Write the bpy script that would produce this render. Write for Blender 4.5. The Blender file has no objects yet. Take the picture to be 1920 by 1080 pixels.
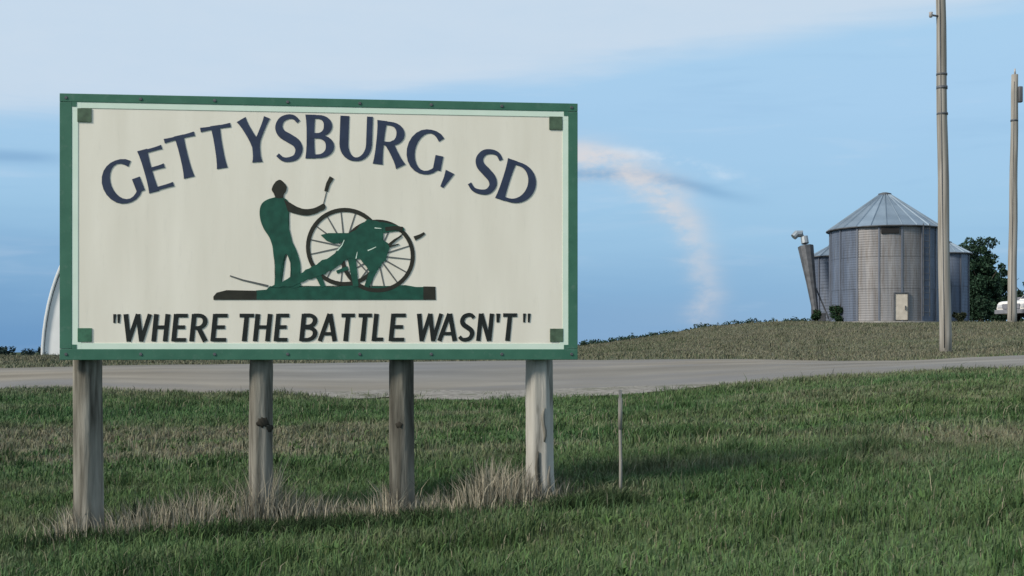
import bpy, bmesh, math, random
import numpy as np
from mathutils import Vector, Matrix

R = math.radians
random.seed(7)
rng = np.random.default_rng(11)
SC = bpy.context.scene
COL = SC.collection

# ------------------------------------------------------------------ camera
FPX = 2318.0            # focal length in pixels of a 1920 wide frame
CAM_Z, HORIZON = 1.5, 660.0
cam_d = bpy.data.cameras.new('camera')
cam_d.lens = FPX * 36.0 / 1920.0
cam_d.sensor_width = 36.0
cam_d.shift_y = (HORIZON - 540.0) / 1920.0
cam_d.clip_end = 9000
cam_d.dof.use_dof = False
cam = bpy.data.objects.new('camera', cam_d)
cam.location = (0, 0, CAM_Z)
cam.rotation_euler = (R(90), 0, 0)
COL.objects.link(cam)
SC.camera = cam

# ------------------------------------------------------------------ world and sun
SUN_EL, SUN_AZ = R(35), R(239)          # azimuth clockwise from +Y
world = bpy.data.worlds.new('World')
SC.world = world
world.use_nodes = True
wt = world.node_tree
wt.nodes.clear()
SKY_K = 0.1


def srgb(r, g, b):
    f = lambda c: (c / 255 / 12.92) if c <= 10 else ((c / 255 + 0.055) / 1.055) ** 2.4
    return (f(r), f(g), f(b))


def wn(t, **kw):
    n = wt.nodes.new(t)
    for k, v in kw.items():
        setattr(n, k, v)
    return n


def wm(op, a, b=None, c=None, clamp=False):
    n = wn('ShaderNodeMath', operation=op, use_clamp=clamp)
    for i, v in enumerate((a, b, c)):
        if v is None:
            continue
        if isinstance(v, (int, float)):
            n.inputs[i].default_value = v
        else:
            wt.links.new(v, n.inputs[i])
    return n.outputs[0]


def wsmooth(x, a, b):
    n = wn('ShaderNodeMapRange', interpolation_type='SMOOTHSTEP')
    wt.links.new(x, n.inputs[0])
    n.inputs[1].default_value, n.inputs[2].default_value = a, b
    return n.outputs[0]


def wmix(fac, a, b):
    n = wn('ShaderNodeMix', data_type='RGBA')
    for i, v in ((0, fac), (6, a), (7, b)):
        if isinstance(v, (int, float)):
            n.inputs[i].default_value = v
        elif isinstance(v, tuple):
            n.inputs[i].default_value = tuple(q / SKY_K for q in v) + (1,)
        else:
            wt.links.new(v, n.inputs[i])
    return n.outputs[2]


tc = wn('ShaderNodeTexCoord')
sep = wn('ShaderNodeSeparateXYZ')
wt.links.new(tc.outputs['Generated'], sep.inputs[0])
X_, Y_, Z_ = sep.outputs
DEG = 180 / math.pi
az = wm('MULTIPLY', wm('ARCTAN2', X_, Y_), DEG)
el = wm('MULTIPLY', wm('ARCSINE', Z_), DEG)
cloudvec = wn('ShaderNodeCombineXYZ')          # streaks: stretched along the horizon, seamless round the sky
wt.links.new(wm('MULTIPLY', X_, 3.0), cloudvec.inputs[0])
wt.links.new(wm('MULTIPLY', Y_, 3.0), cloudvec.inputs[1])
wt.links.new(wm('MULTIPLY', Z_, 26.0), cloudvec.inputs[2])


def wnoise(scale, detail, rough=0.5, dist=0.0):
    n = wn('ShaderNodeTexNoise')
    wt.links.new(cloudvec.outputs[0], n.inputs['Vector'])
    n.inputs['Scale'].default_value = scale
    n.inputs['Detail'].default_value = detail
    n.inputs['Roughness'].default_value = rough
    n.inputs['Distortion'].default_value = dist
    return n.outputs[0]


n_big = wnoise(0.75, 4)
n_str = wnoise(2.2, 5, 0.55, 0.4)
puffvec = wn('ShaderNodeCombineXYZ')
wt.links.new(wm('MULTIPLY', X_, 22.0), puffvec.inputs[0])
wt.links.new(wm('MULTIPLY', Y_, 22.0), puffvec.inputs[1])
wt.links.new(wm('MULTIPLY', Z_, 44.0), puffvec.inputs[2])
pn = wn('ShaderNodeTexNoise')
wt.links.new(puffvec.outputs[0], pn.inputs['Vector'])
pn.inputs['Scale'].default_value = 1.6
pn.inputs['Detail'].default_value = 6
pn.inputs['Roughness'].default_value = 0.62
n_puff = pn.outputs[0]
el_w = wm('ADD', el, wm('MULTIPLY', wm('SUBTRACT', n_big, 0.5), 4.5))
sky = wn('ShaderNodeTexSky', sky_type='NISHITA')
sky.sun_disc = False
sky.sun_elevation = SUN_EL
sky.sun_rotation = SUN_AZ
sky.air_density = 1.0
sky.dust_density = 1.0
ramp = wn('ShaderNodeValToRGB')
wt.links.new(wm('DIVIDE', el_w, 20.0, clamp=True), ramp.inputs[0])
stops = [(0.0, srgb(165, 200, 232)), (0.14, srgb(150, 194, 230)), (0.32, srgb(157, 200, 233)),
         (0.55, srgb(170, 209, 241)), (0.72, srgb(174, 213, 243)), (1.0, srgb(180, 214, 241))]
cr = ramp.color_ramp
while len(cr.elements) < len(stops):
    cr.elements.new(0.5)
for e, (p, c) in zip(cr.elements, stops):
    e.position = p
    e.color = c + (1,)
scl = wn('ShaderNodeVectorMath', operation='SCALE')
wt.links.new(ramp.outputs[0], scl.inputs[0])
scl.inputs[3].default_value = 1 / SKY_K
base = wmix(0.88, sky.outputs[0], scl.outputs[0])
# a darker, bluer bank low down in the left half of the sky
bank = wm('MULTIPLY', wm('POWER', wm('ADD', 0.5, wm('MULTIPLY', wm('COSINE', wm('MULTIPLY', wm('ADD', az, 62), math.pi / 180)), 0.5)), 2.0),
          wm('SUBTRACT', 1.0, wsmooth(el_w, 0.0, 7.5)))
base = wmix(wm('MULTIPLY', bank, 0.95, clamp=True), base, srgb(78, 132, 184))
# streaks
base = wmix(wm('MULTIPLY', wsmooth(n_str, 0.55, 0.8), 0.16), base, srgb(215, 226, 240))
base = wmix(wm('MULTIPLY', wsmooth(n_str, 0.47, 0.25), 0.10), base, srgb(110, 160, 205))
# pale high veil whose lower edge is nearer the horizon on the left
el_v = wm('ADD', el, wm('ADD', wm('MULTIPLY', wm('SUBTRACT', n_big, 0.5), 1.6), wm('MULTIPLY', wm('SUBTRACT', n_str, 0.5), 1.4)))
edge = wm('SUBTRACT', el_v, wm('ADD', 12.75, wm('MULTIPLY', wm('SINE', wm('MULTIPLY', az, math.pi / 180)), 6.2)))
veil = wm('MULTIPLY', wsmooth(edge, -1.0, 0.5), wm('ADD', 0.70, wm('MULTIPLY', wm('ADD', n_puff, n_str), 0.16)))
base = wmix(veil, base, srgb(203, 219, 235))


def gauss(x, w):
    return wm('POWER', math.e, wm('MULTIPLY', wm('POWER', wm('DIVIDE', x, w), 2.0), -1.0))


# a falling arc of lit virga and the thin dark cloud line it hangs from
dx = wm('SUBTRACT', az, 2.9)
dy = wm('SUBTRACT', el, 2.9)
rad = wm('SQRT', wm('ADD', wm('MULTIPLY', dx, dx), wm('MULTIPLY', dy, dy)))
rad = wm('ADD', rad, wm('ADD', wm('MULTIPLY', wm('SUBTRACT', n_str, 0.5), 2.0), wm('MULTIPLY', wm('SUBTRACT', n_puff, 0.5), 1.1)))
ln = wm('SUBTRACT', wm('SUBTRACT', el, 8.2), wm('MULTIPLY', wsmooth(az, 5.0, 12.0), -1.35))
ln = wm('ADD', ln, wm('MULTIPLY', wm('SUBTRACT', n_str, 0.5), 0.5))
lmask = wm('MULTIPLY', wsmooth(az, -2.0, 2.5), wsmooth(az, 12.6, 7.5))
base = wmix(wm('MULTIPLY', wm('MULTIPLY', gauss(ln, 0.26), lmask), 0.5), base, srgb(98, 148, 192))
base = wmix(wm('MULTIPLY', wm('MULTIPLY', gauss(wm('SUBTRACT', ln, 0.85), 0.35), lmask), wm('MULTIPLY', wsmooth(n_puff, 0.40, 0.72), 0.55)), base, srgb(226, 236, 246))
arc = wm('MULTIPLY', gauss(wm('SUBTRACT', rad, 6.15), 0.74), wm('MULTIPLY', wsmooth(az, 0.5, 3.4), wsmooth(el, 0.2, 2.0)))
base = wmix(wm('MULTIPLY', arc, wm('MULTIPLY', wm('ADD', 0.36, wm('MULTIPLY', wsmooth(el, 3.5, 8.0), 0.36)), wm('ADD', 0.25, wm('MULTIPLY', wsmooth(n_puff, 0.25, 0.68), 0.95)))), base, srgb(217, 214, 216))
l2 = wm('ADD', wm('SUBTRACT', el, 8.35), wm('MULTIPLY', wm('SUBTRACT', n_str, 0.5), 0.5))
base = wmix(wm('MULTIPLY', wm('MULTIPLY', gauss(l2, 0.28), wsmooth(az, -19.0, -21.5)), wm('MULTIPLY', wsmooth(az, -40.0, -28.0), 0.38)), base, srgb(92, 140, 188))
bg = wn('ShaderNodeBackground')
wt.links.new(base, bg.inputs[0])
bg.inputs[1].default_value = SKY_K
wo = wn('ShaderNodeOutputWorld')
wt.links.new(bg.outputs[0], wo.inputs[0])

sun_d = bpy.data.lights.new('sun', 'SUN')
sun_d.energy = 3.9
sun_d.angle = R(14.0)
sun_d.color = (1.0, 0.91, 0.79)
sun = bpy.data.objects.new('sun', sun_d)
sdir = Vector((math.sin(SUN_AZ) * math.cos(SUN_EL), math.cos(SUN_AZ) * math.cos(SUN_EL), math.sin(SUN_EL)))
sun.rotation_euler = sdir.to_track_quat('Z', 'Y').to_euler()
sun.location = sdir * 50
COL.objects.link(sun)

vs = SC.view_settings
SC.display_settings.display_device = 'sRGB'
vs.view_transform = 'Standard'
vs.look = 'None'
vs.exposure = 0.0
vs.gamma = 1.0
vs.use_curve_mapping = False


# ------------------------------------------------------------------ helpers
def at(px, py, Y):
    """A point of the place, Y metres ahead of the camera, seen at photo pixel (px, py)."""
    return Vector(((px - 960) / FPX * Y, Y, CAM_Z + (HORIZON - py) / FPX * Y))


def X_at(px, Y):
    return (px - 960) / FPX * Y


def new_mat(name, ramp, rough=0.7, metallic=0.0, scale=4.0, stretch=(1, 1, 1), detail=6, bump=0.0, bump_scale=None,
            spec=0.3, attr=None, wear=None, dist=0.0, vary=0.0):
    """Principled material; ramp = [(pos, linear colour)...] over noise in object space."""
    m = bpy.data.materials.new(name)
    m.use_nodes = True
    t = m.node_tree
    b = t.nodes['Principled BSDF']
    b.inputs['Roughness'].default_value = rough
    b.inputs['Metallic'].default_value = metallic
    b.inputs['Specular IOR Level'].default_value = spec
    co = t.nodes.new('ShaderNodeTexCoord')
    mp = t.nodes.new('ShaderNodeMapping')
    mp.inputs['Scale'].default_value = stretch
    t.links.new(co.outputs['Object'], mp.inputs[0])
    n = t.nodes.new('ShaderNodeTexNoise')
    n.inputs['Scale'].default_value = scale
    n.inputs['Detail'].default_value = detail
    n.inputs['Distortion'].default_value = dist
    t.links.new(mp.outputs[0], n.inputs['Vector'])
    r = t.nodes.new('ShaderNodeValToRGB')
    t.links.new(n.outputs[0], r.inputs[0])
    while len(r.color_ramp.elements) < len(ramp):
        r.color_ramp.elements.new(0.5)
    for e, (p, c) in zip(r.color_ramp.elements, ramp):
        e.position = p
        e.color = tuple(c) + (1,)
    out = r.outputs[0]
    if attr:
        a = t.nodes.new('ShaderNodeAttribute')
        a.attribute_name = attr
        mx = t.nodes.new('ShaderNodeMix')
        mx.data_type = 'RGBA'
        mx.blend_type = 'MULTIPLY'
        mx.inputs[0].default_value = 1.0
        t.links.new(a.outputs[0], mx.inputs[6])
        t.links.new(out, mx.inputs[7])
        out = mx.outputs[2]
    if wear:
        wcol, wscale, w0, w1, wamt = wear
        n2 = t.nodes.new('ShaderNodeTexNoise')
        n2.inputs['Scale'].default_value = wscale
        n2.inputs['Detail'].default_value = 8
        n2.inputs['Roughness'].default_value = 0.7
        t.links.new(mp.outputs[0], n2.inputs['Vector'])
        mr = t.nodes.new('ShaderNodeMapRange')
        mr.inputs[1].default_value, mr.inputs[2].default_value = w0, w1
        mr.inputs[4].default_value = wamt
        t.links.new(n2.outputs[0], mr.inputs[0])
        mx = t.nodes.new('ShaderNodeMix')
        mx.data_type = 'RGBA'
        t.links.new(mr.outputs[0], mx.inputs[0])
        t.links.new(out, mx.inputs[6])
        mx.inputs[7].default_value = tuple(wcol) + (1,)
        out = mx.outputs[2]
    if vary:                     # object colour multiplies in: random tone, plus painted light on the main bin's sheets
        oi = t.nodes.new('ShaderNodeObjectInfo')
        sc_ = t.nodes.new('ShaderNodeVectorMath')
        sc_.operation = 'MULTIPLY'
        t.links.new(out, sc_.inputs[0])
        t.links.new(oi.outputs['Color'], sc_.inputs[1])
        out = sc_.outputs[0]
    t.links.new(out, b.inputs['Base Color'])
    if bump:
        bn = t.nodes.new('ShaderNodeTexNoise')
        bn.inputs['Scale'].default_value = bump_scale or scale * 3
        bn.inputs['Detail'].default_value = 5
        t.links.new(mp.outputs[0], bn.inputs['Vector'])
        bp = t.nodes.new('ShaderNodeBump')
        bp.inputs['Strength'].default_value = bump
        bp.inputs['Distance'].default_value = 0.01
        t.links.new(bn.outputs[0], bp.inputs['Height'])
        t.links.new(bp.outputs[0], b.inputs['Normal'])
    return m


def two(c, d=0.18):
    return [(0.3, tuple(q * (1 - d) for q in c)), (0.7, tuple(min(1, q * (1 + d)) for q in c))]


M = {}
M['cream'] = new_mat('cream_paint', [(0.25, (0.74, 0.69, 0.585)), (0.75, (0.84, 0.79, 0.685))], 0.5, scale=2.2, stretch=(2.2, 1, 0.35), detail=8,
                     wear=((0.60, 0.57, 0.49), 9, 0.56, 0.85, 0.5))
M['green_paint'] = new_mat('green_paint', [(0.3, (0.035, 0.125, 0.082)), (0.7, (0.055, 0.165, 0.11))], 0.55, scale=5,
                           wear=((0.14, 0.22, 0.18), 14, 0.55, 0.8, 0.6))
M['mint'] = new_mat('mint_paint', [(0.3, (0.62, 0.75, 0.63)), (0.7, (0.69, 0.80, 0.69))], 0.55, scale=6)
M['navy'] = new_mat('navy_paint', two((0.03, 0.042, 0.08)), 0.5, scale=9)
M['black'] = new_mat('black_paint', two((0.013, 0.016, 0.014)), 0.5, scale=9)
M['pine'] = new_mat('dark_green_paint', two((0.014, 0.078, 0.052), 0.25), 0.5, scale=14)
M['umber'] = new_mat('brown_black_paint', two((0.026, 0.025, 0.017), 0.25), 0.5, scale=14)
M['grey_line'] = new_mat('grey_paint', two((0.12, 0.125, 0.12)), 0.5)
M['olive'] = new_mat('olive_brown_paint', two((0.075, 0.12, 0.075), 0.3), 0.55, scale=20)
M['mid_green'] = new_mat('mid_green_paint', two((0.05, 0.15, 0.09), 0.3), 0.55, scale=20)
M['post_wood'] = new_mat('weathered_post_wood', [(0.30, (0.05, 0.046, 0.036)), (0.48, (0.17, 0.16, 0.135)), (0.72, (0.31, 0.295, 0.255))], 0.9,
                         scale=3.0, stretch=(5, 5, 0.55), detail=9, bump=0.7, bump_scale=9, spec=0.1, dist=0.3)
M['pale_post_wood'] = new_mat('pale_peeled_wood', [(0.32, (0.09, 0.083, 0.068)), (0.45, (0.34, 0.325, 0.29)), (0.75, (0.47, 0.455, 0.41))], 0.9,
                              scale=3.0, stretch=(5, 5, 0.5), detail=9, bump=0.6, bump_scale=9, spec=0.1, dist=0.3)
M['brown_post_wood'] = new_mat('darker_post_wood', [(0.30, (0.035, 0.033, 0.027)), (0.52, (0.115, 0.11, 0.092)), (0.76, (0.24, 0.23, 0.195))], 0.9,
                               scale=3.0, stretch=(5, 5, 0.55), detail=9, bump=0.7, bump_scale=9, spec=0.1, dist=0.3)
M['dark_wood'] = new_mat('dark_knot_wood', two((0.045, 0.041, 0.033), 0.5), 0.9, scale=10, spec=0.1)
M['pole_wood'] = new_mat('utility_pole_wood', [(0.3, (0.17, 0.158, 0.138)), (0.7, (0.38, 0.36, 0.325))], 0.85, scale=2.0,
                         stretch=(6, 6, 0.25), detail=8, bump=0.3, spec=0.1)
M['steel'] = new_mat('galvanised_steel', [(0.3, (0.16, 0.175, 0.205)), (0.7, (0.27, 0.28, 0.305))], 0.55, metallic=0.35, scale=1.4,
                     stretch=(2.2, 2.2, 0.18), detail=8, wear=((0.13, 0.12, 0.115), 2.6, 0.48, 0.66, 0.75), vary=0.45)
M['roof_steel'] = new_mat('bin_roof_steel', [(0.3, (0.24, 0.275, 0.305)), (0.7, (0.33, 0.365, 0.39))], 0.5, metallic=0.35, scale=1.5, detail=8,
                          wear=((0.17, 0.16, 0.15), 2.0, 0.55, 0.8, 0.6), vary=0.3)
M['dull_steel'] = new_mat('dull_dark_steel', two((0.10, 0.105, 0.115), 0.3), 0.6, metallic=0.3, scale=3)
M['white_metal'] = new_mat('white_sheet', two((0.70, 0.71, 0.70), 0.06), 0.6, scale=1.0)
M['pale_door'] = new_mat('pale_door_paint', two((0.55, 0.49, 0.41), 0.15), 0.6, scale=4)
M['dull_black'] = new_mat('black_rubber', two((0.016, 0.016, 0.017)), 0.8)  # plain black of tyres, chassis, bed liner and bin hatch
M['car_paint'] = new_mat('white_car_paint', two((0.72, 0.71, 0.68), 0.04), 0.3, scale=1, spec=0.5)
M['grey_plastic'] = new_mat('grey_bumper', two((0.20, 0.21, 0.24)), 0.5)
M['glass_dark'] = new_mat('dark_window_glass', two((0.02, 0.025, 0.03)), 0.08, spec=0.6)
M['lamp_glass'] = new_mat('headlight_glass', two((0.55, 0.57, 0.6)), 0.15, spec=0.6)
M['rim'] = new_mat('wheel_rim', two((0.4, 0.4, 0.41)), 0.35, metallic=0.7)
M['bark'] = new_mat('bark', two((0.06, 0.05, 0.04), 0.4), 0.95, scale=8, stretch=(3, 3, 0.5), spec=0.05)
M['leaf'] = new_mat('leaf_green', two((1, 1, 1), 0.1), 0.65, attr='tint', spec=0.15)
M['grass'] = new_mat('grass_blade', two((1, 1, 1), 0.08), 0.75, attr='tint', spec=0.12)
M['ceramic'] = new_mat('porcelain', two((0.35, 0.33, 0.32)), 0.3)
M['concrete'] = new_mat('concrete', two((0.27, 0.26, 0.245), 0.2), 0.9, scale=3)


def tag(o, label=None, cat=None, group=None, kind=None):
    if label:
        o['label'] = label
    if cat:
        o['category'] = cat
    if group:
        o['group'] = group
    if kind:
        o['kind'] = kind
    return o


def thing(name, label, cat, loc=(0, 0, 0), rz=0.0, group=None):
    o = bpy.data.objects.new(name, None)
    o.empty_display_size = 0.2
    o.location = loc
    o.rotation_euler = (0, 0, rz)
    COL.objects.link(o)
    return tag(o, label, cat, group)


def obj(name, bm, mat, parent=None, smooth=False, label=None):
    me = bpy.data.meshes.new(name)
    bm.normal_update()
    bm.to_mesh(me)
    bm.free()
    if smooth:
        me.polygons.foreach_set('use_smooth', [True] * len(me.polygons))
    for m_ in (mat if isinstance(mat, (list, tuple)) else [mat]):
        me.materials.append(m_)
    o = bpy.data.objects.new(name, me)
    COL.objects.link(o)
    if parent:
        o.parent = parent
    if label:
        o['label'] = label
    return o


def link_mesh(name, me, parent=None, label=None):
    o = bpy.data.objects.new(name, me)
    COL.objects.link(o)
    if parent:
        o.parent = parent
    if label:
        o['label'] = label
    return o


def add_box(bm, c, s, rot=None, bevel=0.0):
    g = bmesh.ops.create_cube(bm, size=1.0)
    vs_ = g['verts']
    mat = Matrix.Translation(c) @ (rot.to_4x4() if rot else Matrix()) @ Matrix.Diagonal((s[0], s[1], s[2], 1))
    bmesh.ops.transform(bm, matrix=mat, verts=vs_)
    if bevel:
        es = list({e for v in vs_ for e in v.link_edges})
        bmesh.ops.bevel(bm, geom=es, offset=bevel, segments=2, affect='EDGES', profile=0.6)


def add_tube(bm, pts, rads, n=8, cap=True):
    rings = []
    pts = [Vector(p) for p in pts]
    for i, p in enumerate(pts):
        d = (pts[min(i + 1, len(pts) - 1)] - pts[max(i - 1, 0)]).normalized()
        a = d.orthogonal().normalized() if abs(d.z) < 0.9 else Vector((1, 0, 0)) - d * d.x
        a.normalize()
        b = d.cross(a)
        rings.append([bm.verts.new(p + (a * math.cos(2 * math.pi * k / n) + b * math.sin(2 * math.pi * k / n)) * rads[i]) for k in range(n)])
    for i in range(len(rings) - 1):
        for k in range(n):
            bm.faces.new((rings[i][k], rings[i][(k + 1) % n], rings[i + 1][(k + 1) % n], rings[i + 1][k]))
    if cap:
        bm.faces.new(rings[0][::-1])
        bm.faces.new(rings[-1])


def add_prism(bm, poly, y0, y1, axis='y'):
    """Polygon given in (x, z), extruded along y from y0 (front) to y1."""
    f_ = [bm.verts.new((x, y0, z)) for x, z in poly]
    b_ = [bm.verts.new((x, y1, z)) for x, z in poly]
    n = len(poly)
    area = sum(poly[i][0] * poly[(i + 1) % n][1] - poly[(i + 1) % n][0] * poly[i][1] for i in range(n))
    if area < 0:
        f_.reverse()
        b_.reverse()
    faces = [bm.faces.new(f_), bm.faces.new(b_[::-1])]
    for i in range(n):
        bm.faces.new((f_[i], b_[i], b_[(i + 1) % n], f_[(i + 1) % n]))
    bmesh.ops.triangulate(bm, faces=faces)


# ------------------------------------------------------------------ terrain
# control points of the lie of the land (X, Y, z), read off the photograph
CP = []
for px, py, Y in [(160, 1005, 9.9), (485, 985, 10.05), (752, 965, 10.15), (1018, 940, 10.25)]:
    CP.append(tuple(at(px, py, Y)))
CP += [(2.4, 10.5, 0.40), (4.5, 10.8, 0.53), (-5.0, 9.9, -0.02), (8.5, 11, 0.72), (-12, 10, -0.15)]
CP += [(-3, 6, -0.12), (0, 6, 0.02), (3, 6, 0.25), (-3, 0, -0.15), (0, 0, 0.0), (3, 0, 0.18), (0, -15, -0.2), (-15, -10, -0.4), (15, -10, 0.4)]
ROADN = [(-60, 740, 27), (0, 728, 27), (300, 733, 27), (600, 738, 27), (850, 738, 27), (1050, 735, 27), (1250, 726, 27), (1400, 716, 27),
         (1550, 705, 27), (1700, 696, 27), (1920, 688, 27), (2150, 682, 27)]
ROADF = [(-60, 694, 34), (0, 692, 34), (300, 687, 34), (600, 683, 34), (850, 680, 34), (1050, 678, 34), (1250, 676, 34), (1400, 675, 33.5),
         (1550, 679, 31.5), (1700, 678, 30.5), (1920, 669, 30), (2150, 660, 30)]
for q in ROADN + ROADF:
    CP.append(tuple(at(*q)))
CP += [(-20, 27, 0.75), (-20, 34, 1.0), (20, 27, 1.45), (22, 31, 1.75)]
for q in [(0, 670, 45), (300, 671, 45), (600, 672, 45), (850, 672, 45), (1050, 668, 45), (1300, 652, 45), (1500, 640, 45), (1772, 660, 36),
          (1920, 652, 36), (1000, 664, 62), (1100, 659, 62), (1200, 641, 62), (1310, 617, 62), (1500, 604, 62), (1650, 607, 62),
          (1800, 605, 62), (1920, 606, 62), (2300, 602, 62)]:
    CP.append(tuple(at(*q)))
CP += [(-30, 45, 1.2), (-16, 62, 1.15), (-8, 62, 1.2), (-40, 62, 0.9), (-25, 90, 0.3), (0, 95, 0.7), (14, 85, 2.6), (22, 85, 3.0), (34, 85, 3.1),
       (45, 62, 3.1), (45, 30, 2.4), (-45, 30, 0.5), (20, 125, 1.6), (-20, 130, -0.2), (50, 125, 1.6), (60, 90, 2.4), (-60, 90, 0.2)]
CPA = np.array(CP, float)


def _tps(r2):
    return np.where(r2 > 1e-9, 0.5 * r2 * np.log(np.maximum(r2, 1e-9)), 0.0)


_n = len(CPA)
_P = np.c_[np.ones(_n), CPA[:, :2]]
_K = _tps(((CPA[:, None, :2] - CPA[None, :, :2]) ** 2).sum(-1)) + np.eye(_n) * 0.25
_A = np.zeros((_n + 3, _n + 3))
_A[:_n, :_n] = _K
_A[:_n, _n:] = _P
_A[_n:, :_n] = _P.T
_W = np.linalg.solve(_A, np.r_[CPA[:, 2], 0, 0, 0])


def sstep(x, a, b):
    t = np.clip((x - a) / (b - a), 0, 1)
    return t * t * (3 - 2 * t)


_LAT = rng.random((256, 256))


def vnoise(x, y, s):
    x, y = np.asarray(x, float) * s + 71.3, np.asarray(y, float) * s + 33.7
    i, j = np.floor(x).astype(int), np.floor(y).astype(int)
    u, v = x - i, y - j
    u, v = u * u * (3 - 2 * u), v * v * (3 - 2 * v)
    L = lambda a, b: _LAT[a % 256, b % 256]
    return (L(i, j) * (1 - u) + L(i + 1, j) * u) * (1 - v) + (L(i, j + 1) * (1 - u) + L(i + 1, j + 1) * u) * v


def fbm(x, y, s, o=4):
    t, a, tot = 0, 1.0, 0
    for k in range(o):
        t = t + a * vnoise(x + 17 * k, y - 9 * k, s * 2 ** k)
        tot += a
        a *= 0.55
    return t / tot


def gz(x, y):
    x, y = np.atleast_1d(np.asarray(x, float)), np.atleast_1d(np.asarray(y, float))
    out = np.empty(x.size)
    xf, yf = x.ravel(), y.ravel()
    for i in range(0, x.size, 20000):
        xx, yy = xf[i:i + 20000], yf[i:i + 20000]
        cx, cy = np.clip(xx, -60, 60), np.clip(yy, -15, 125)
        r2 = (cx[:, None] - CPA[None, :, 0]) ** 2 + (cy[:, None] - CPA[None, :, 1]) ** 2
        z = _tps(r2) @ _W[:_n] + _W[_n] + _W[_n + 1] * cx + _W[_n + 2] * cy
        far = sstep(np.hypot(xx - 5, yy - 40), 75, 190)
        out[i:i + 20000] = z * (1 - far)
    return out.reshape(x.shape)


def g1(x, y):
    return float(gz(x, y)[0])


RNX = np.array([at(*q).x for q in ROADN]); RNY = np.array([q[2] for q in ROADN], float)
RFX = np.array([at(*q).x for q in ROADF]); RFY = np.array([q[2] for q in ROADF], float)


def road_near(x):
    return np.interp(x, RNX, RNY) + (fbm(x, x * 0 + 3, 0.5) - 0.5) * 0.7


def road_far(x):
    return np.interp(x, RFX, RFY) + (fbm(x, x * 0 + 9, 0.4) - 0.5) * 0.6


def dryness(x, y):
    """0 green turf .. 1 bleached dry grass."""
    n = fbm(x, y * 2.4, 0.33, 4)
    d = sstep(n, 0.5, 0.76) * 0.55
    n2 = fbm(x + 40, y * 3.2, 0.55, 3)
    band = sstep(y, 14.2, 15.6) * sstep(y, 21.0, 19.2) * sstep(x, -0.6, -2.6) * sstep(n2, 0.24, 0.48)
    d = np.maximum(d, band * 0.95)
    patch = np.exp(-(((x - 5.2) / 1.6) ** 2 + ((y - 13.0) / 1.3) ** 2)) * 0.85
    d = np.maximum(d, patch)
    verge = sstep(y, 29.5, 31.5)
    d = np.maximum(d, verge * (0.34 + 0.75 * fbm(x, y * 2.2, 0.16, 4)))
    edge = np.exp(-((y - 26.3) / 0.9) ** 2) * 0.5
    d = np.maximum(d, edge)
    return np.clip(d, 0, 1)


xs = np.r_[-3500, -2200, -1300, -800, -480, -300, -200, -140, -100, -75, np.linspace(-58, -16, 43), np.linspace(-15.6, 20, 90), np.linspace(21, 60, 40),
           75, 100, 140, 200, 300, 480, 800, 1300, 2200, 3500]
ys = np.r_[-400, -150, -60, np.linspace(-20, 4, 13), np.linspace(4.4, 40, 90), np.linspace(41, 100, 60), np.linspace(104, 200, 25), 230, 280, 360, 480, 700, 1000, 1500, 2300, 3500, 5500]
GX, GY = np.meshgrid(xs, ys)
GZ = gz(GX, GY)
nearw = sstep(GY, 60, 30)
GZ = GZ + (fbm(GX, GY, 1.1, 3) - 0.5) * 0.05 * nearw
nx, ny = len(xs), len(ys)
V = np.c_[GX.ravel(), GY.ravel(), GZ.ravel()]
ii = (np.arange(ny - 1)[:, None] * nx + np.arange(nx - 1)[None, :]).ravel()
F = np.c_[ii, ii + 1, ii + nx + 1, ii + nx]


def np_mesh(name, V, F, mat, tint=None, smooth=False):
    me = bpy.data.meshes.new(name)
    me.vertices.add(len(V))
    me.vertices.foreach_set('co', np.asarray(V, np.float32).ravel())
    k = F.shape[1]
    me.loops.add(F.size)
    me.loops.foreach_set('vertex_index', F.astype(np.int32).ravel())
    me.polygons.add(len(F))
    me.polygons.foreach_set('loop_start', (np.arange(len(F)) * k).astype(np.int32))
    me.polygons.foreach_set('loop_total', np.full(len(F), k, np.int32))
    if smooth:
        me.polygons.foreach_set('use_smooth', np.ones(len(F), bool))
    me.update(calc_edges=True)
    if tint is not None:
        a = me.attributes.new('tint', 'FLOAT_COLOR', 'POINT')
        c = np.ones((len(V), 4), np.float32)
        c[:, :3] = tint
        a.data.foreach_set('color', c.ravel())
    me.materials.append(mat)
    return me


G_GREEN = np.array([0.074, 0.126, 0.050])
G_DRY = np.array([0.185, 0.178, 0.122])
G_SOIL = np.array([0.075, 0.072, 0.05])


def turf_colour(x, y, jitter=0.0):
    d = dryness(x, y)[..., None]
    g = fbm(x + 9, y * 1.6 + 5, 0.8, 4)[..., None]
    green = G_GREEN * (0.72 + 0.6 * g)
    green = green * (1 + (fbm(x - 30, y * 2, 0.25, 2)[..., None] - 0.5) * np.array([0.5, 0.15, 0.2]))
    dry = G_DRY * (1 - sstep(np.asarray(y, float), 29, 32)[..., None] * np.array([0.24, 0.27, 0.20]))
    return green * (1 - d) + dry * d


tint = turf_colour(V[:, 0], V[:, 1]) * 0.62 + G_SOIL * 0.38
farp = sstep(V[:, 1], 60, 160)[:, None]
tint = tint * (1 - farp) + np.array([0.05, 0.065, 0.03]) * farp
M['ground'] = new_mat('turf_ground', [(0.3, (0.75, 0.75, 0.75)), (0.7, (1.2, 1.2, 1.2))], 0.95, scale=7, detail=8, attr='tint', bump=0.6, bump_scale=16, spec=0.05)
ground = link_mesh('ground', np_mesh('ground', V, F, M['ground'], tint, True))
tag(ground, 'grassy ground rising gently towards the road', None, kind='structure')

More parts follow.
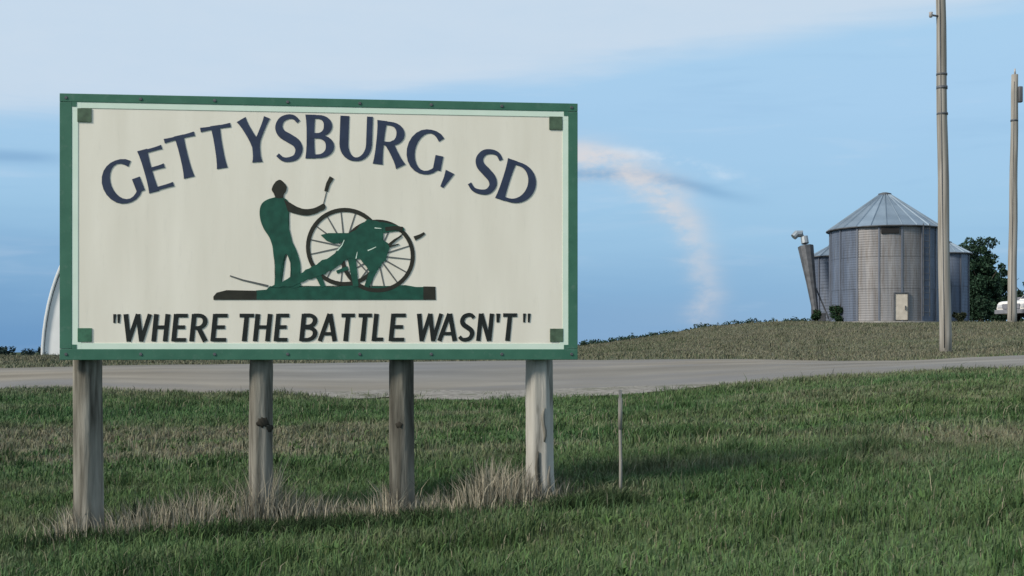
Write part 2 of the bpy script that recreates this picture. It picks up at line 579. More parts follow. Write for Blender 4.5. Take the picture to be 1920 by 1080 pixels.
# road: a sheet 4 cm over the ground, its edges turned down into the turf
rx = np.r_[np.linspace(-75, -16, 30), np.linspace(-15.5, 20, 110), np.linspace(21, 70, 30)]
rn = road_near(rx); rf = road_far(rx)
rows, rtint = [], []
prof = [(-0.25, -0.06)] + [(t, 0.035 + 0.045 * (1 - (2 * t - 1) ** 2)) for t in np.linspace(0, 1, 25)] + [(1.03, -0.06)]
for k, (t, h) in enumerate(prof):
    y = rn + (rf - rn) * t if t >= 0 else rn + t
    rows.append(np.c_[rx, y, gz(rx, y) + h + (fbm(rx, y, 1.5, 2) - 0.5) * 0.02])
    wob = (fbm(rx, rx * 0 + 4, 0.12, 2) - 0.5) * 0.08
    tr_ = sum(np.exp(-((t + wob - c) / 0.045) ** 2) for c in (0.2, 0.38, 0.62, 0.8))
    c = 0.9 + 0.16 * tr_ + 0.34 * (fbm(rx, y * 4, 0.22, 4) - 0.5) - 0.12 * np.exp(-((t - 0.5) / 0.06) ** 2)
    warm = np.clip(fbm(rx + 50, y * 2, 0.1, 2), 0, 1)[:, None]
    rtint.append(c[:, None] * (np.array([1.0, 1.0, 1.0]) + (warm - 0.5) * np.array([0.25, 0.08, -0.2])))
RV = np.concatenate(rows)
n_ = len(rx)
ri = (np.arange(len(prof) - 1)[:, None] * n_ + np.arange(n_ - 1)[None, :]).ravel()
RF_ = np.c_[ri, ri + 1, ri + n_ + 1, ri + n_]
M['road'] = new_mat('pale_road_surface', [(0.3, (0.165, 0.155, 0.138)), (0.7, (0.22, 0.206, 0.182))], 0.92, scale=0.9, stretch=(0.4, 1.4, 1), detail=10,
                    bump=0.5, bump_scale=40, spec=0.15, attr='tint', wear=((0.15, 0.15, 0.155), 0.35, 0.48, 0.62, 0.6))
road = link_mesh('road', np_mesh('road', RV, RF_, M['road'], np.concatenate(rtint), True))
tag(road, 'pale grey road crossing behind the sign', None, kind='structure')
# gravel shoulder on the near side, in the middle of the view
sx = np.linspace(-5.2, 5.0, 70)
rows = []
bulge = sstep(sx, -5.2, -2.5) * sstep(sx, 5.0, 2.2)
rn2 = road_near(sx)
for t, h in ((0, 0.015), (0.35, 0.055), (0.75, 0.06), (1.0, 0.06)):
    y = rn2 + 0.12 - (1 - t) * (0.25 + bulge * (1.25 + 1.6 * (fbm(sx, sx * 0, 0.9) - 0.5)))
    rows.append(np.c_[sx, y, gz(sx, y) + h * (0.4 + 0.6 * bulge) + (fbm(sx, y, 2.5, 2) - 0.5) * 0.03])
SV = np.concatenate(rows)
n_ = len(sx)
si = (np.arange(3)[:, None] * n_ + np.arange(n_ - 1)[None, :]).ravel()
M['gravel'] = new_mat('gravel', [(0.3, (0.15, 0.14, 0.125)), (0.7, (0.27, 0.255, 0.23))], 0.95, scale=9, detail=8, bump=0.8, bump_scale=50, spec=0.1,
                      wear=((0.09, 0.095, 0.06), 1.4, 0.5, 0.66, 0.9))
shoulder = link_mesh('road_shoulder', np_mesh('road_shoulder', SV, np.c_[si, si + 1, si + n_ + 1, si + n_], M['gravel'], None, True))
tag(shoulder, 'gravel shoulder along the near edge of the road', None, kind='structure')


# ------------------------------------------------------------------ grass
def blades(P, H, Wd, lean, col, curl=0.5):
    """One mesh of bent blades: P base points (n,3), heights, widths, lean vectors (n,2), colours (n,3)."""
    n = len(P)
    th = rng.random(n) * 2 * math.pi
    a = np.c_[np.cos(th), np.sin(th), np.zeros(n)] * Wd[:, None] * 0.5
    L = np.c_[lean, np.zeros(n)]
    up = np.array([0, 0, 1.0])
    mid = P + up * (H * 0.55)[:, None] + L * (H * (1 - curl) * 0.5)[:, None]
    tip = P + up * (H * (1 - 0.25 * np.hypot(lean[:, 0], lean[:, 1])))[:, None] + L * H[:, None]
    base = P - up * 0.02
    V = np.stack([base - a, base + a, mid - a * 0.75, mid + a * 0.75, tip], 1).reshape(-1, 3)
    o = (np.arange(n) * 5)[:, None]
    F = np.stack([o + np.array([0, 1, 3]), o + np.array([0, 3, 2]), o + np.array([2, 3, 4])], 1).reshape(-1, 3)
    return V, F, np.repeat(col, 5, axis=0)


def scatter(y0, y1, dens, pad=2.6):
    """Random points of the wedge of land between y0 and y1, a little wider than the view."""
    k = 0.50
    area = k * (y1 * y1 - y0 * y0) + 2 * pad * (y1 - y0)
    n = int(area * dens)
    y = np.sqrt(rng.random(n) * (y1 * y1 - y0 * y0) + y0 * y0)
    x = (rng.random(n) * 2 - 1) * (k * y + pad)
    return x, y


def turf(name, y0, y1, dens, hmean, wmean, label, keep=None, dry_push=0.0):
    x, y = scatter(y0, y1, dens)
    cl = fbm(x, y * 1.3, 1.3, 3)
    ok = rng.random(len(x)) < 0.45 + 0.9 * cl
    if keep is not None:
        ok &= keep(x, y)
    x, y, cl = x[ok], y[ok], cl[ok]
    z = gz(x, y) + (fbm(x, y, 1.1, 3) - 0.5) * 0.05 * sstep(y, 60, 30)
    n = len(x)
    tall = fbm(x + 3, y * 1.5, 0.9, 3)
    rank = sstep(fbm(x - 12, y * 1.2 + 8, 1.7, 3), 0.60, 0.74)          # ranker, darker tufts here and there
    H = hmean * (0.45 + 1.1 * tall ** 1.5) * rng.uniform(0.55, 1.4, n) * (1 + 0.75 * rank)
    H = H * np.where(rng.random(n) < 0.02, 1.9, 1.0)
    Wd = wmean * rng.uniform(0.6, 1.4, n)
    lean = rng.normal(0, 0.42, (n, 2)) + np.array([0.12, -0.02])
    col = turf_colour(x, y)
    col = col * rng.uniform(0.72, 1.3, (n, 1)) * (1 + rng.normal(0, 0.06, (n, 3)))
    col = col * (1 - 0.42 * rank[:, None] * np.array([1.0, 0.8, 1.0]))
    dead = rng.random(n) < 0.05 + dry_push
    col[dead] = G_DRY * rng.uniform(0.6, 1.2, (int(dead.sum()), 1))
    V, F, C = blades(np.c_[x, y, z], H, Wd, lean, np.clip(col, 0.005, 1))
    o = link_mesh(name, np_mesh(name, V, F, M['grass'], C))
    return tag(o, label, None, kind='stuff')


turf('grass', 3.6, 13.5, 1900, 0.085, 0.0085, 'short green grass in front of and under the sign')
turf('grass', 13.5, 26.9, 620, 0.085, 0.015, 'green grass slope below the road',
     keep=lambda x, y: (y < road_near(x) - 0.1 - 1.5 * sstep(x, -5.0, -2.5) * sstep(x, 5.0, 2.2) * (rng.random(len(x)) < 0.5 + 0.5 * (fbm(x, y, 1.2, 2) < 0.6))))
turf('dry_verge_grass', 30, 72, 170, 0.075, 0.022, 'dull dry grass on the rise beyond the road', keep=lambda x, y: (y > road_far(x) + 0.1), dry_push=0.3)

x, y = scatter(4.5, 20, 1.5)
x, y = np.repeat(x, 14) + rng.normal(0, .035, len(x) * 14), np.repeat(y, 14) + rng.normal(0, .035, len(y) * 14)
n = len(x)
V1, F1, C1 = blades(np.c_[x, y, gz(x, y)], rng.uniform(.05, .12, n), rng.uniform(.016, .03, n), rng.normal(0, .75, (n, 2)),
                    np.array([0.075, 0.135, 0.045]) * rng.uniform(.7, 1.25, (n, 1)), 0.2)
x, y = scatter(4.5, 24, 7)
ok = fbm(x + 5, y, .5, 3) > 0.46
x, y = x[ok], y[ok]
n = len(x)
V2, F2, C2 = blades(np.c_[x, y, gz(x, y)], rng.uniform(.12, .24, n), rng.uniform(.004, .007, n), rng.normal(.1, .3, (n, 2)), np.array([0.30, 0.27, 0.19]) * rng.uniform(.6, 1.1, (n, 1)), 0.3)
tag(link_mesh('weeds', np_mesh('weeds', np.r_[V1, V2], np.r_[F1, F2 + len(V1)], M['grass'], np.r_[C1, C2])), 'broad leaved weeds and dry stalks scattered through the short grass', None, kind='stuff')

# bleached dead grass left standing along the foot of the posts
SGN_L, SGN_R = at(112, 675, 9.736), at(1083, 672, 10.14)
POSTS = [(162, 1005, 0.116), (492, 985, 0.097), (752, 965, 0.098), (1016, 941, 0.117)]
sdx = (SGN_R - SGN_L).normalized()


def post_xy(px):
    k = (px - 960) / FPX
    off = Vector((-sdx.y, sdx.x, 0)) * 0.17
    L = SGN_L + off
    D = SGN_R - SGN_L
    a = (k * L.y - L.x) / (D.x - k * D.y)
    p = L + D * a
    return p.x, p.y


def tufts():
    P, H, Wd, Ln, Cc = [], [], [], [], []

    def clump(px, spread, n, h, ymin=-0.25, ymax=0.3, fan=0.35, dark=False):
        bx, by = post_xy(px)
        x = bx + rng.normal(0, spread, n)
        y = by + rng.uniform(ymin, ymax, n)
        z = gz(x, y)
        P.append(np.c_[x, y, z])
        H.append(h * rng.uniform(0.35, 1.15, n))
        Wd.append(rng.uniform(0.004, 0.010, n))
        Ln.append(np.c_[(x - bx) / max(spread, .05) * fan * 0.5 + rng.normal(0, fan * 0.6, n), rng.normal(0, 0.25, n)])
        c = np.array([0.335, 0.305, 0.232]) if not dark else np.array([0.028, 0.05, 0.02])
        Cc.append(c * rng.uniform(0.6, 1.25, (n, 1)))

    for px, sp, n, h in [(150, .10, 500, .26), (215, .12, 380, .2), (265, .12, 380, .25), (315, .12, 450, .29), (360, .11, 450, .33), (395, .09, 340, .30),
                         (425, .08, 160, .16), (468, .06, 330, .24), (480, .09, 420, .40), (497, .08, 420, .5), (545, .12, 420, .28), (590, .11, 300, .2), (640, .12, 260, .16),
                         (690, .12, 300, .15), (735, .09, 420, .28), (790, .12, 380, .15), (840, .11, 340, .16), (885, .12, 480, .27),
                         (925, .12, 620, .38), (965, .11, 560, .34), (1005, .1, 380, .22), (1040, .08, 240, .16), (120, .09, 200, .13)]:
        clump(px + int(rng.normal(0, 5)), sp * 0.72, int(n * 0.5), h * 1.1)
    for px in range(100, 1060, 22):
        clump(px, .15, 26, .12, -0.3, 0.35)
    # taller live weeds between the dead stalks and low dark tufts in front of them
    for px, h in [(235, .3), (330, .36), (345, .4), (450, .3), (555, .32), (860, .36), (900, .42), (1050, .25)]:
        clump(px, .08, 60, h, -0.1, 0.4, 0.2, True)
    for px in list(range(430, 700, 18)) + list(range(1060, 1160, 12)) + [120, 250, 300, 770, 800]:
        clump(px, .13, 190, .13, -0.62, -0.25, 0.5, True)
    V, F, C = blades(np.concatenate(P), np.concatenate(H), np.concatenate(Wd), np.concatenate(Ln), np.concatenate(Cc), 0.3)
    o = link_mesh('dead_grass', np_mesh('dead_grass', V, F, M['grass'], C))
    tag(o, 'bleached dead grass standing round the feet of the sign posts', None, kind='stuff')


tufts()

# ------------------------------------------------------------------ the town sign
SW = (SGN_R - SGN_L).xy.length
SZ0 = 0.14
mid = (SGN_L + SGN_R) / 2
YAW = math.atan2(SGN_R.y - SGN_L.y, SGN_R.x - SGN_L.x)
sign = thing('town_sign', 'cream town sign with green frame, soldier and cannon emblem, on four wooden posts', 'sign', (mid.x, mid.y, SZ0), YAW)


def sp(px, py):
    """Where photo pixel (px, py) lies on the face of the sign, in the sign's own metres (x, z)."""
    k = (px - 960) / FPX
    dX, dY = SGN_R.x - SGN_L.x, SGN_R.y - SGN_L.y
    a = (k * SGN_L.y - SGN_L.x) / (dX - k * dY)
    Y = SGN_L.y + dY * a
    return (a - 0.5) * SW, CAM_Z + (HORIZON - py) / FPX * Y - SZ0


Z_B = SGN_L.z - SZ0
Z_T = Z_B + 2.10
HX = SW / 2
bm = bmesh.new()
add_box(bm, (0, 0.014, (Z_B + Z_T) / 2), (SW - 0.02, 0.026, 2.08))
board = obj('board', bm, M['cream'], sign, label='cream painted board with navy and black lettering')
FW = dict(l=0.094, r=0.078, t=0.066, b=0.086)
for nm, c, s in (('top', (0, 0.018, Z_T - FW['t'] / 2), (SW, 0.050, FW['t'])), ('bottom', (0, 0.018, Z_B + FW['b'] / 2), (SW, 0.050, FW['b'])),
                 ('left', (-HX + FW['l'] / 2, 0.0175, (Z_B + FW['b'] + Z_T - FW['t']) / 2), (FW['l'], 0.048, 2.1 - FW['b'] - FW['t'] - 0.004)),
                 ('right', (HX - FW['r'] / 2, 0.0175, (Z_B + FW['b'] + Z_T - FW['t']) / 2), (FW['r'], 0.048, 2.1 - FW['b'] - FW['t'] - 0.004))):
    bm = bmesh.new()
    add_box(bm, c, s, bevel=0.004)
    obj('frame_board', bm, M['green_paint'], sign)
for bx in np.linspace(-HX + 0.05, HX - 0.05, 8):
    for bz in (Z_B + 0.045, Z_T - 0.034):
        bm = bmesh.new()
        add_tube(bm, [(bx, -0.006, bz), (bx, -0.013, bz)], [0.014, 0.011], 8)
        obj('bolt', bm, M['dull_steel'], board)
# stringers on the back
for z in (Z_B + 0.35, Z_T - 0.35):
    bm = bmesh.new()
    add_box(bm, (0, 0.05, z), (SW - 0.3, 0.042, 0.09))
    obj('batten', bm, M['post_wood'], sign)
# mint lining inside the frame, stepping round a green notch at every corner
x0, x1, z0, z1 = -HX + FW['l'], HX - FW['r'], Z_B + FW['b'], Z_T - FW['t']
mw, nk = 0.046, 0.036
for a, b_, c, d in ((x0 + nk, x1 - nk, z1 - mw, z1), (x0 + nk, x1 - nk, z0, z0 + mw), (x0, x0 + mw, z0 + nk, z1 - nk), (x1 - mw, x1, z0 + nk, z1 - nk)):
    bm = bmesh.new()
    add_box(bm, ((a + b_) / 2, -0.001, (c + d) / 2), (b_ - a, 0.004, d - c))
    obj('lining_stripe', bm, M['mint'], board)
for sxn, szn, cm in ((-1, 1, M['olive']), (1, 1, M['olive']), (-1, -1, M['mid_green']), (1, -1, M['olive'])):
    cx = x0 if sxn < 0 else x1
    cz = z0 if szn < 0 else z1
    bm = bmesh.new()
    add_box(bm, (cx - sxn * nk / 2, -0.002, cz - szn * nk / 2), (nk, 0.009, nk))
    obj('corner_notch', bm, M['green_paint'], board)
    bm = bmesh.new()
    q = nk + 0.034
    add_box(bm, (cx - sxn * q / 2, -0.0015, cz - szn * q / 2), (q, 0.004, q))
    obj('corner_lining', bm, M['mint'], board)
for px, py, cm in ((158.5, 216, 'olive'), (1042, 231, 'olive'), (159, 628, 'mid_green'), (1043.5, 628.5, 'olive')):
    x, z = sp(px, py)
    bm = bmesh.new()
    add_box(bm, (x, -0.002, z), (0.108, 0.010, 0.108), bevel=0.002)
    obj('corner_square', bm, M[cm], board)

# --- hand-cut lettering: strokes with thick stems and thin hairlines
LIFT = [0]


def ribbon(bm, pts, widths, y):
    """A flat painted stroke in the sign plane, 2 mm thick; pts are (x, z)."""
    n = len(pts)
    P = [Vector((p[0], p[1])) for p in pts]
    Ls, Rs = [], []
    for i in range(n):
        d = (P[min(i + 1, n - 1)] - P[max(i - 1, 0)])
        d = d.normalized() if d.length else Vector((1, 0))
        nn = Vector((-d.y, d.x)) * widths[i] / 2
        Ls.append(P[i] + nn)
        Rs.append(P[i] - nn)
    lf = [bm.verts.new((v.x, y, v.y)) for v in Ls]
    rf_ = [bm.verts.new((v.x, y, v.y)) for v in Rs]
    lb = [bm.verts.new((v.x, 0.001, v.y)) for v in Ls]
    rb = [bm.verts.new((v.x, 0.001, v.y)) for v in Rs]
    for i in range(n - 1):
        bm.faces.new((rf_[i], rf_[i + 1], lf[i + 1], lf[i]))
        bm.faces.new((lf[i], lf[i + 1], lb[i + 1], lb[i]))
        bm.faces.new((rb[i], rb[i + 1], rf_[i + 1], rf_[i]))
    bm.faces.new((lf[0], lb[0], rb[0], rf_[0]))
    bm.faces.new((rf_[-1], rb[-1], lb[-1], lf[-1]))


def arc_pts(cx, cy, rx, ry, a0, a1, n=18):
    return [(cx + rx * math.cos(R(a0 + (a1 - a0) * i / n)), cy + ry * math.sin(R(a0 + (a1 - a0) * i / n))) for i in range(n + 1)]


def spline(pts, k=5):
    out = []
    P = [pts[0]] + pts + [pts[-1]]
    for i in range(1, len(P) - 2):
        p0, p1, p2, p3 = [Vector(q) for q in P[i - 1:i + 3]]
        for j in range(k):
            t = j / k
            q = 0.5 * ((2 * p1) + (p2 - p0) * t + (2 * p0 - 5 * p1 + 4 * p2 - p3) * t * t + (3 * p1 - p0 - 3 * p2 + p3) * t ** 3)
            out.append((q.x, q.y))
    out.append(tuple(pts[-1]))
    return out


S_CURVE = [(.92, .84), (.74, .94), (.50, .955), (.24, .89), (.13, .74), (.24, .60), (.52, .50), (.80, .39), (.90, .25), (.78, .10), (.50, .045), (.24, .06), (.04, .155)]
# glyph: list of strokes; a stroke is ('s', pts, w0, w1) with set widths or ('c', pts) with widths from its direction
GLYPH = {
    'G': [('c', arc_pts(.50, .5, .44, .455, 44, 318)), ('s', [(.84, .47), (.84, .15)], .95, .95), ],
    'E': [('s', [(.12, 1), (.12, 0)], 1, 1), ('s', [(.12, .945), (.95, .945)], .55, .55), ('s', [(.12, .52), (.84, .52)], .55, .55), ('s', [(.12, .055), (1, .055)], .55, .55)],
    'T': [('s', [(.5, .99), (.5, 0)], .95, 1.05), ('s', [(0, .945), (1, .945)], .55, .55)],
    'Y': [('s', [(.08, 1), (.5, .42)], 1, .95), ('s', [(.95, 1), (.52, .42)], .62, .62), ('s', [(.5, .47), (.5, 0)], .95, 1)],
    'S': [('c', spline(S_CURVE))],
    'B': [('s', [(.12, 1), (.12, 0)], 1, 1), ('c', [(.1, .95)] + arc_pts(.42, .745, .40, .205, 90, -90, 12) + [(.1, .54)]),
          ('c', [(.1, .50)] + arc_pts(.42, .275, .48, .225, 90, -90, 12) + [(.1, .05)])],
    'U': [('s', [(.13, 1), (.13, .36)], 1.05, 1.05), ('c', arc_pts(.51, .38, .38, .34, 180, 360, 16)), ('s', [(.89, .36), (.89, 1)], .7, .7)],
    'R': [('s', [(.12, 1), (.12, 0)], 1, 1), ('c', [(.1, .95)] + arc_pts(.40, .72, .40, .23, 90, -90, 12) + [(.1, .49)]), ('s', [(.42, .52), (.92, 0)], .95, 1.05)],
    'D': [('s', [(.10, 1), (.10, 0)], 1, 1), ('c', [(.08, .95)] + arc_pts(.36, .5, .56, .45, 90, -90, 18) + [(.08, .05)])],
    ',': [('s', [(.7, .95), (.48, .55), (.1, 0)], 1.15, .4)],
    'W': [('s', [(.03, 1), (.25, 0)], 1, .9), ('s', [(.25, 0), (.5, 1)], .85, .85), ('s', [(.5, 1), (.74, 0)], .95, .9), ('s', [(.74, 0), (.97, 1)], .85, .85)],
    'H': [('s', [(.13, 1), (.13, 0)], 1, 1), ('s', [(.87, 1), (.87, 0)], 1, 1), ('s', [(.13, .52), (.87, .52)], .75, .75)],
    'A': [('s', [(.04, 0), (.46, 1)], .95, .9), ('s', [(.5, 1), (.94, 0)], .95, 1), ('s', [(.2, .27), (.8, .27)], .7, .7)],
    'L': [('s', [(.16, 1), (.16, 0)], 1, 1), ('s', [(.16, .065), (.98, .065)], .75, .75)],
    'N': [('s', [(.12, 1), (.12, 0)], .95, .95), ('s', [(.14, 1), (.86, 0)], .9, .9), ('s', [(.88, 1), (.88, 0)], .95, .95)],
    "'": [('s', [(.5, 1), (.5, .68)], .9, .6)],
    '"': [('s', [(.1, 1), (.1, .68)], .62, .42), ('s', [(.9, 1), (.9, .68)], .62, .42)],
}


def letter(ch, cx, cy, w, h, rot, thick, thin, mat, shear=0.0, flare=0.0):
    """Letter of pixel width w and cap height h centred at pixel (cx, cy), turned rot degrees anticlockwise."""
    bm = bmesh.new()
    k = 0
    c, s = math.cos(R(rot)), math.sin(R(rot))
    PXM = SW / 971.0

    def tr(p):
        x = (p[0] - 0.5) * w + shear * (p[1] - 0.5) * h
        y = (p[1] - 0.5) * h
        return sp(cx + x * c - y * s, cy - (x * s + y * c))
    for st in GLYPH[ch]:
        y = -0.0032 - 0.0004 * k
        k += 1
        pts = st[1]
        if st[0] == 's':
            m = len(pts)
            ws = [(st[2] + (st[3] - st[2]) * i / (m - 1)) * thick * PXM for i in range(m)]
            if len(pts) == 2 and abs(pts[0][1] - pts[1][1]) < 1e-6:
                ws = [q / thick * (thin / .55 if st[2] < 0.6 else thick) for q in ws]
            if len(pts) == 2 and ch not in 'UG':
                fs = (0, .12, .3, .5, .7, .88, 1)
                fl = [1 + flare * (1.5 * abs(2 * f - 1) ** 3 - 0.45) for f in fs]
                ws = [(ws[0] + (ws[1] - ws[0]) * f) * q for f, q in zip(fs, fl)]
                pts = [(pts[0][0] + (pts[1][0] - pts[0][0]) * f, pts[0][1] + (pts[1][1] - pts[0][1]) * f) for f in fs]
        else:
            ws = []
            for i in range(len(pts)):
                a, b = pts[max(i - 1, 0)], pts[min(i + 1, len(pts) - 1)]
                dx_, dy_ = (b[0] - a[0]) * w, (b[1] - a[1]) * h
                v = abs(dy_) / max(math.hypot(dx_, dy_), 1e-6)
                if ch == 'S':
                    ws.append((thin + (thick * 1.06 - thin) * math.exp(-((i / (len(pts) - 1) - 0.5) / 0.27) ** 2)) * PXM)
                elif ch == 'U':
                    f = i / (len(pts) - 1)
                    ws.append((thin + (thick * (1.05 if f < 0.5 else 0.7) - thin) * v ** 1.6) * PXM)
                elif ch == 'G':
                    f = i / (len(pts) - 1)
                    ws.append((thin + (thick - thin) * v ** 1.6 * (1 if f < 0.8 else 0.3)) * PXM)
                else:
                    ws.append((thin + (thick - thin) * v ** 1.6) * PXM)
        ribbon(bm, [tr(p) for p in pts], ws, y)
    bmesh.ops.recalc_face_normals(bm, faces=bm.faces)
    return obj('letter', bm, mat, board)


for ch, cx, cy, w, h, r in [('G', 231, 340, 72, 84, 21), ('E', 294, 316, 44, 82, 16), ('T', 345, 293, 58, 82, 14), ('T', 410, 275, 57, 82, 9.5),
                            ('Y', 479, 263, 56, 82, 5), ('S', 541, 259, 47, 88, 2), ('B', 600, 256, 47, 82, 0), ('U', 668, 260, 62, 84, -2), ('R', 733, 269, 54, 82, -6),
                            ('G', 801, 285, 70, 86, -11), (',', 838, 336, 19, 32, -8), ('S', 911, 322, 50, 86, -17), ('D', 972, 344, 60, 78, -18)]:
    letter(ch, cx, cy, w, h, r, 15.8, 6.8, M['navy'], flare=0.2)
for ch, xa, xb in [('"', 213, 223), ('W', 232, 280), ('H', 287, 316), ('E', 325, 351), ('R', 358, 390), ('E', 398, 426), ('T', 447, 474), ('H', 477, 508), ('E', 517, 541),
                   ('B', 564, 595), ('A', 601, 632), ('T', 638, 663), ('T', 670, 695), ('L', 700, 721), ('E', 732, 760), ('W', 782, 826), ('A', 825, 857), ('S', 862, 889),
                   ('N', 896, 923), ("'", 930, 936), ('T', 941, 967), ('"', 981, 992)]:
    letter(ch, (xa + xb) / 2, 614.5 - (xa - 213) * 0.0015, (xb - xa), 51, 0, 8.8, 6.8, M['black'], shear=0.10 if ch not in "\"'" else 0.05)


# --- the painted emblem
def zp(p):
    return sp(380 + p[0] / 4.0, 310 + p[1] / 4.0)


def ragged(poly, amp, seed):
    rs_ = random.Random(seed)
    out = []
    for i, p in enumerate(poly):
        q = poly[(i + 1) % len(poly)]
        m_ = max(1, int(math.hypot(q[0] - p[0], q[1] - p[1]) / 24))
        for k in range(m_):
            f = k / m_
            out.append((p[0] + (q[0] - p[0]) * f + rs_.uniform(-amp, amp), p[1] + (q[1] - p[1]) * f + rs_.uniform(-amp, amp)))
    return out


def patch(name, polys, mat, y, label=None):
    bm = bmesh.new()
    for i, poly in enumerate(polys):
        add_prism(bm, [zp(p) for p in poly], y - 0.0003 * i, 0.001)
    bmesh.ops.recalc_face_normals(bm, faces=bm.faces)
    return obj(name, bm, mat, board, label=label)


def strokes(name, lines, mat, y, label=None):
    bm = bmesh.new()
    for i, (pts, w0, w1) in enumerate(lines):
        n = len(pts)
        PXM = SW / 971.0 / 4.0
        ribbon(bm, [zp(p) for p in pts], [(w0 + (w1 - w0) * j / max(n - 1, 1)) * PXM for j in range(n)], y - 0.00003 * i)
    bmesh.ops.recalc_face_normals(bm, faces=bm.faces)
    return obj(name, bm, mat, board, label=label)


patch('painted_ground', [[(400, 1008), (400, 938), (480, 932), (505, 905), (560, 912), (640, 900), (720, 915), (860, 905), (1000, 912), (1100, 900), (1240, 912),
                          (1400, 905), (1520, 898), (1600, 912), (1660, 912), (1660, 1008)]], M['pine'], -0.003)
for q in ([(82, 1008), (80, 985), (105, 955), (180, 936), (405, 940), (405, 1008)], [(1655, 1008), (1655, 908), (1745, 910), (1748, 1008)]):
    patch('painted_ground_end', [q], M['umber'], -0.0032)
body = spline([(575, 228), (600, 240), (640, 268), (650, 350), (641, 420), (655, 500), (672, 570), (700, 630), (724, 700), (735, 770), (722, 840), (735, 905), (655, 915),
               (668, 820), (660, 730), (624, 664), (594, 740), (584, 830), (592, 912), (540, 912), (548, 820), (542, 740), (532, 680), (522, 600), (500, 540),
               (462, 482), (436, 420), (427, 350), (441, 292), (482, 258), (540, 240)], 3)
patch('painted_soldier', [body], M['pine'], -0.0042, 'dark green painted soldier')
arm = spline([(610, 258), (655, 280), (710, 312), (765, 328), (830, 322), (880, 300), (905, 288), (922, 305), (915, 328), (880, 345), (845, 362), (780, 376), (710, 366), (640, 345)], 3)
patch('painted_arm', [arm], M['umber'], -0.0046)
head = spline([(548, 122), (578, 108), (606, 126), (630, 160), (624, 196), (604, 222), (604, 244), (548, 244), (546, 222), (530, 205), (518, 182), (528, 150)], 3)
patch('painted_head', [head], M['umber'], -0.005, 'dark painted head with cap')
wheel_l = [(arc_pts(1065, 612, 275, 278, 0, 360, 48), 31, 31)]
strokes('painted_wheel', wheel_l, M['umber'], -0.0034)
strokes('painted_wheel', [(arc_pts(1312, 680, 264, 258, 0, 360, 48), 31, 31)], M['umber'], -0.0037)
for a in range(0, 360, 24):
    strokes('painted_spoke', [([(1312, 680), (1312 + 250 * math.cos(R(a + 6)), 680 + 245 * math.sin(R(a + 6)))], 13, 9)], M['grey_line'], -0.0018)
    strokes('painted_spoke', [([(1065, 612), (1065 + 262 * math.cos(R(a)), 612 + 264 * math.sin(R(a)))], 13, 9)], M['grey_line'], -0.0016)
patch('painted_barrel', [[(885, 522), (945, 508), (1100, 508), (1180, 470), (1250, 432), (1350, 426), (1440, 446), (1505, 466), (1514, 480), (1505, 494), (1440, 494), (1350, 508), (1250, 532), (1120, 562), (985, 588), (925, 562)]],
      M['pine'], -0.0052, 'dark green painted cannon barrel')
patch('painted_carriage', [ragged([(1150, 486), (1190, 440), (1240, 410), (1300, 418), (1340, 440), (1352, 520), (1336, 560), (1402, 592), (1386, 660), (1368, 720), (1315, 772), (1262, 812), (1225, 752), (1175, 704), (1110, 694), (1060, 716), (1010, 704), (985, 680), (1030, 604), (1090, 540)], 9, 3)],
      M['pine'], -0.0057, 'dark green painted gun carriage')
patch('painted_trail', [ragged([(1062, 640), (1082, 700), (1000, 768), (920, 812), (850, 842), (760, 864), (650, 914), (505, 914), (640, 850), (720, 812), (800, 770), (900, 712), (985, 668)], 6, 5)], M['pine'], -0.0061)
for q in (([(1115, 680), (1132, 790), (1150, 910)], 64, 40), ([(1300, 750), (1262, 830), (1228, 912)], 60, 34), ([(862, 815), (905, 912)], 44, 34), ([(1005, 800), (1090, 770)], 22, 30)):
    strokes('painted_strut', [q], M['pine'], -0.0048)
for q in (([(1395, 600), (1440, 560), (1490, 528)], 22, 8), ([(1370, 480), (1440, 470), (1500, 478)], 30, 34), ([(1400, 610), (1470, 590)], 14, 5)):
    strokes('painted_bracket', [q], M['umber'], -0.0066)
for q in (([(1238, 640), (1268, 628), (1300, 612)], 9, 5), ([(1010, 640), (1045, 600), (1062, 560)], 10, 5), ([(1150, 700), (1160, 650)], 8, 3), ([(1290, 470), (1340, 474)], 8, 5)):
    strokes('painted_highlight', [q], M['mint'], -0.0068)
for q in (([(925, 195), (940, 140), (968, 90)], 26, 34), ([(1588, 548), (1630, 530), (1664, 508)], 34, 18)):
    strokes('painted_sponge', [q], M['umber'], -0.004)
for q in (([(905, 292), (928, 200)], 6, 6), ([(205, 828), (300, 860), (420, 888), (490, 905)], 9, 16)):
    strokes('painted_staff', [q], M['grey_line'], -0.003)


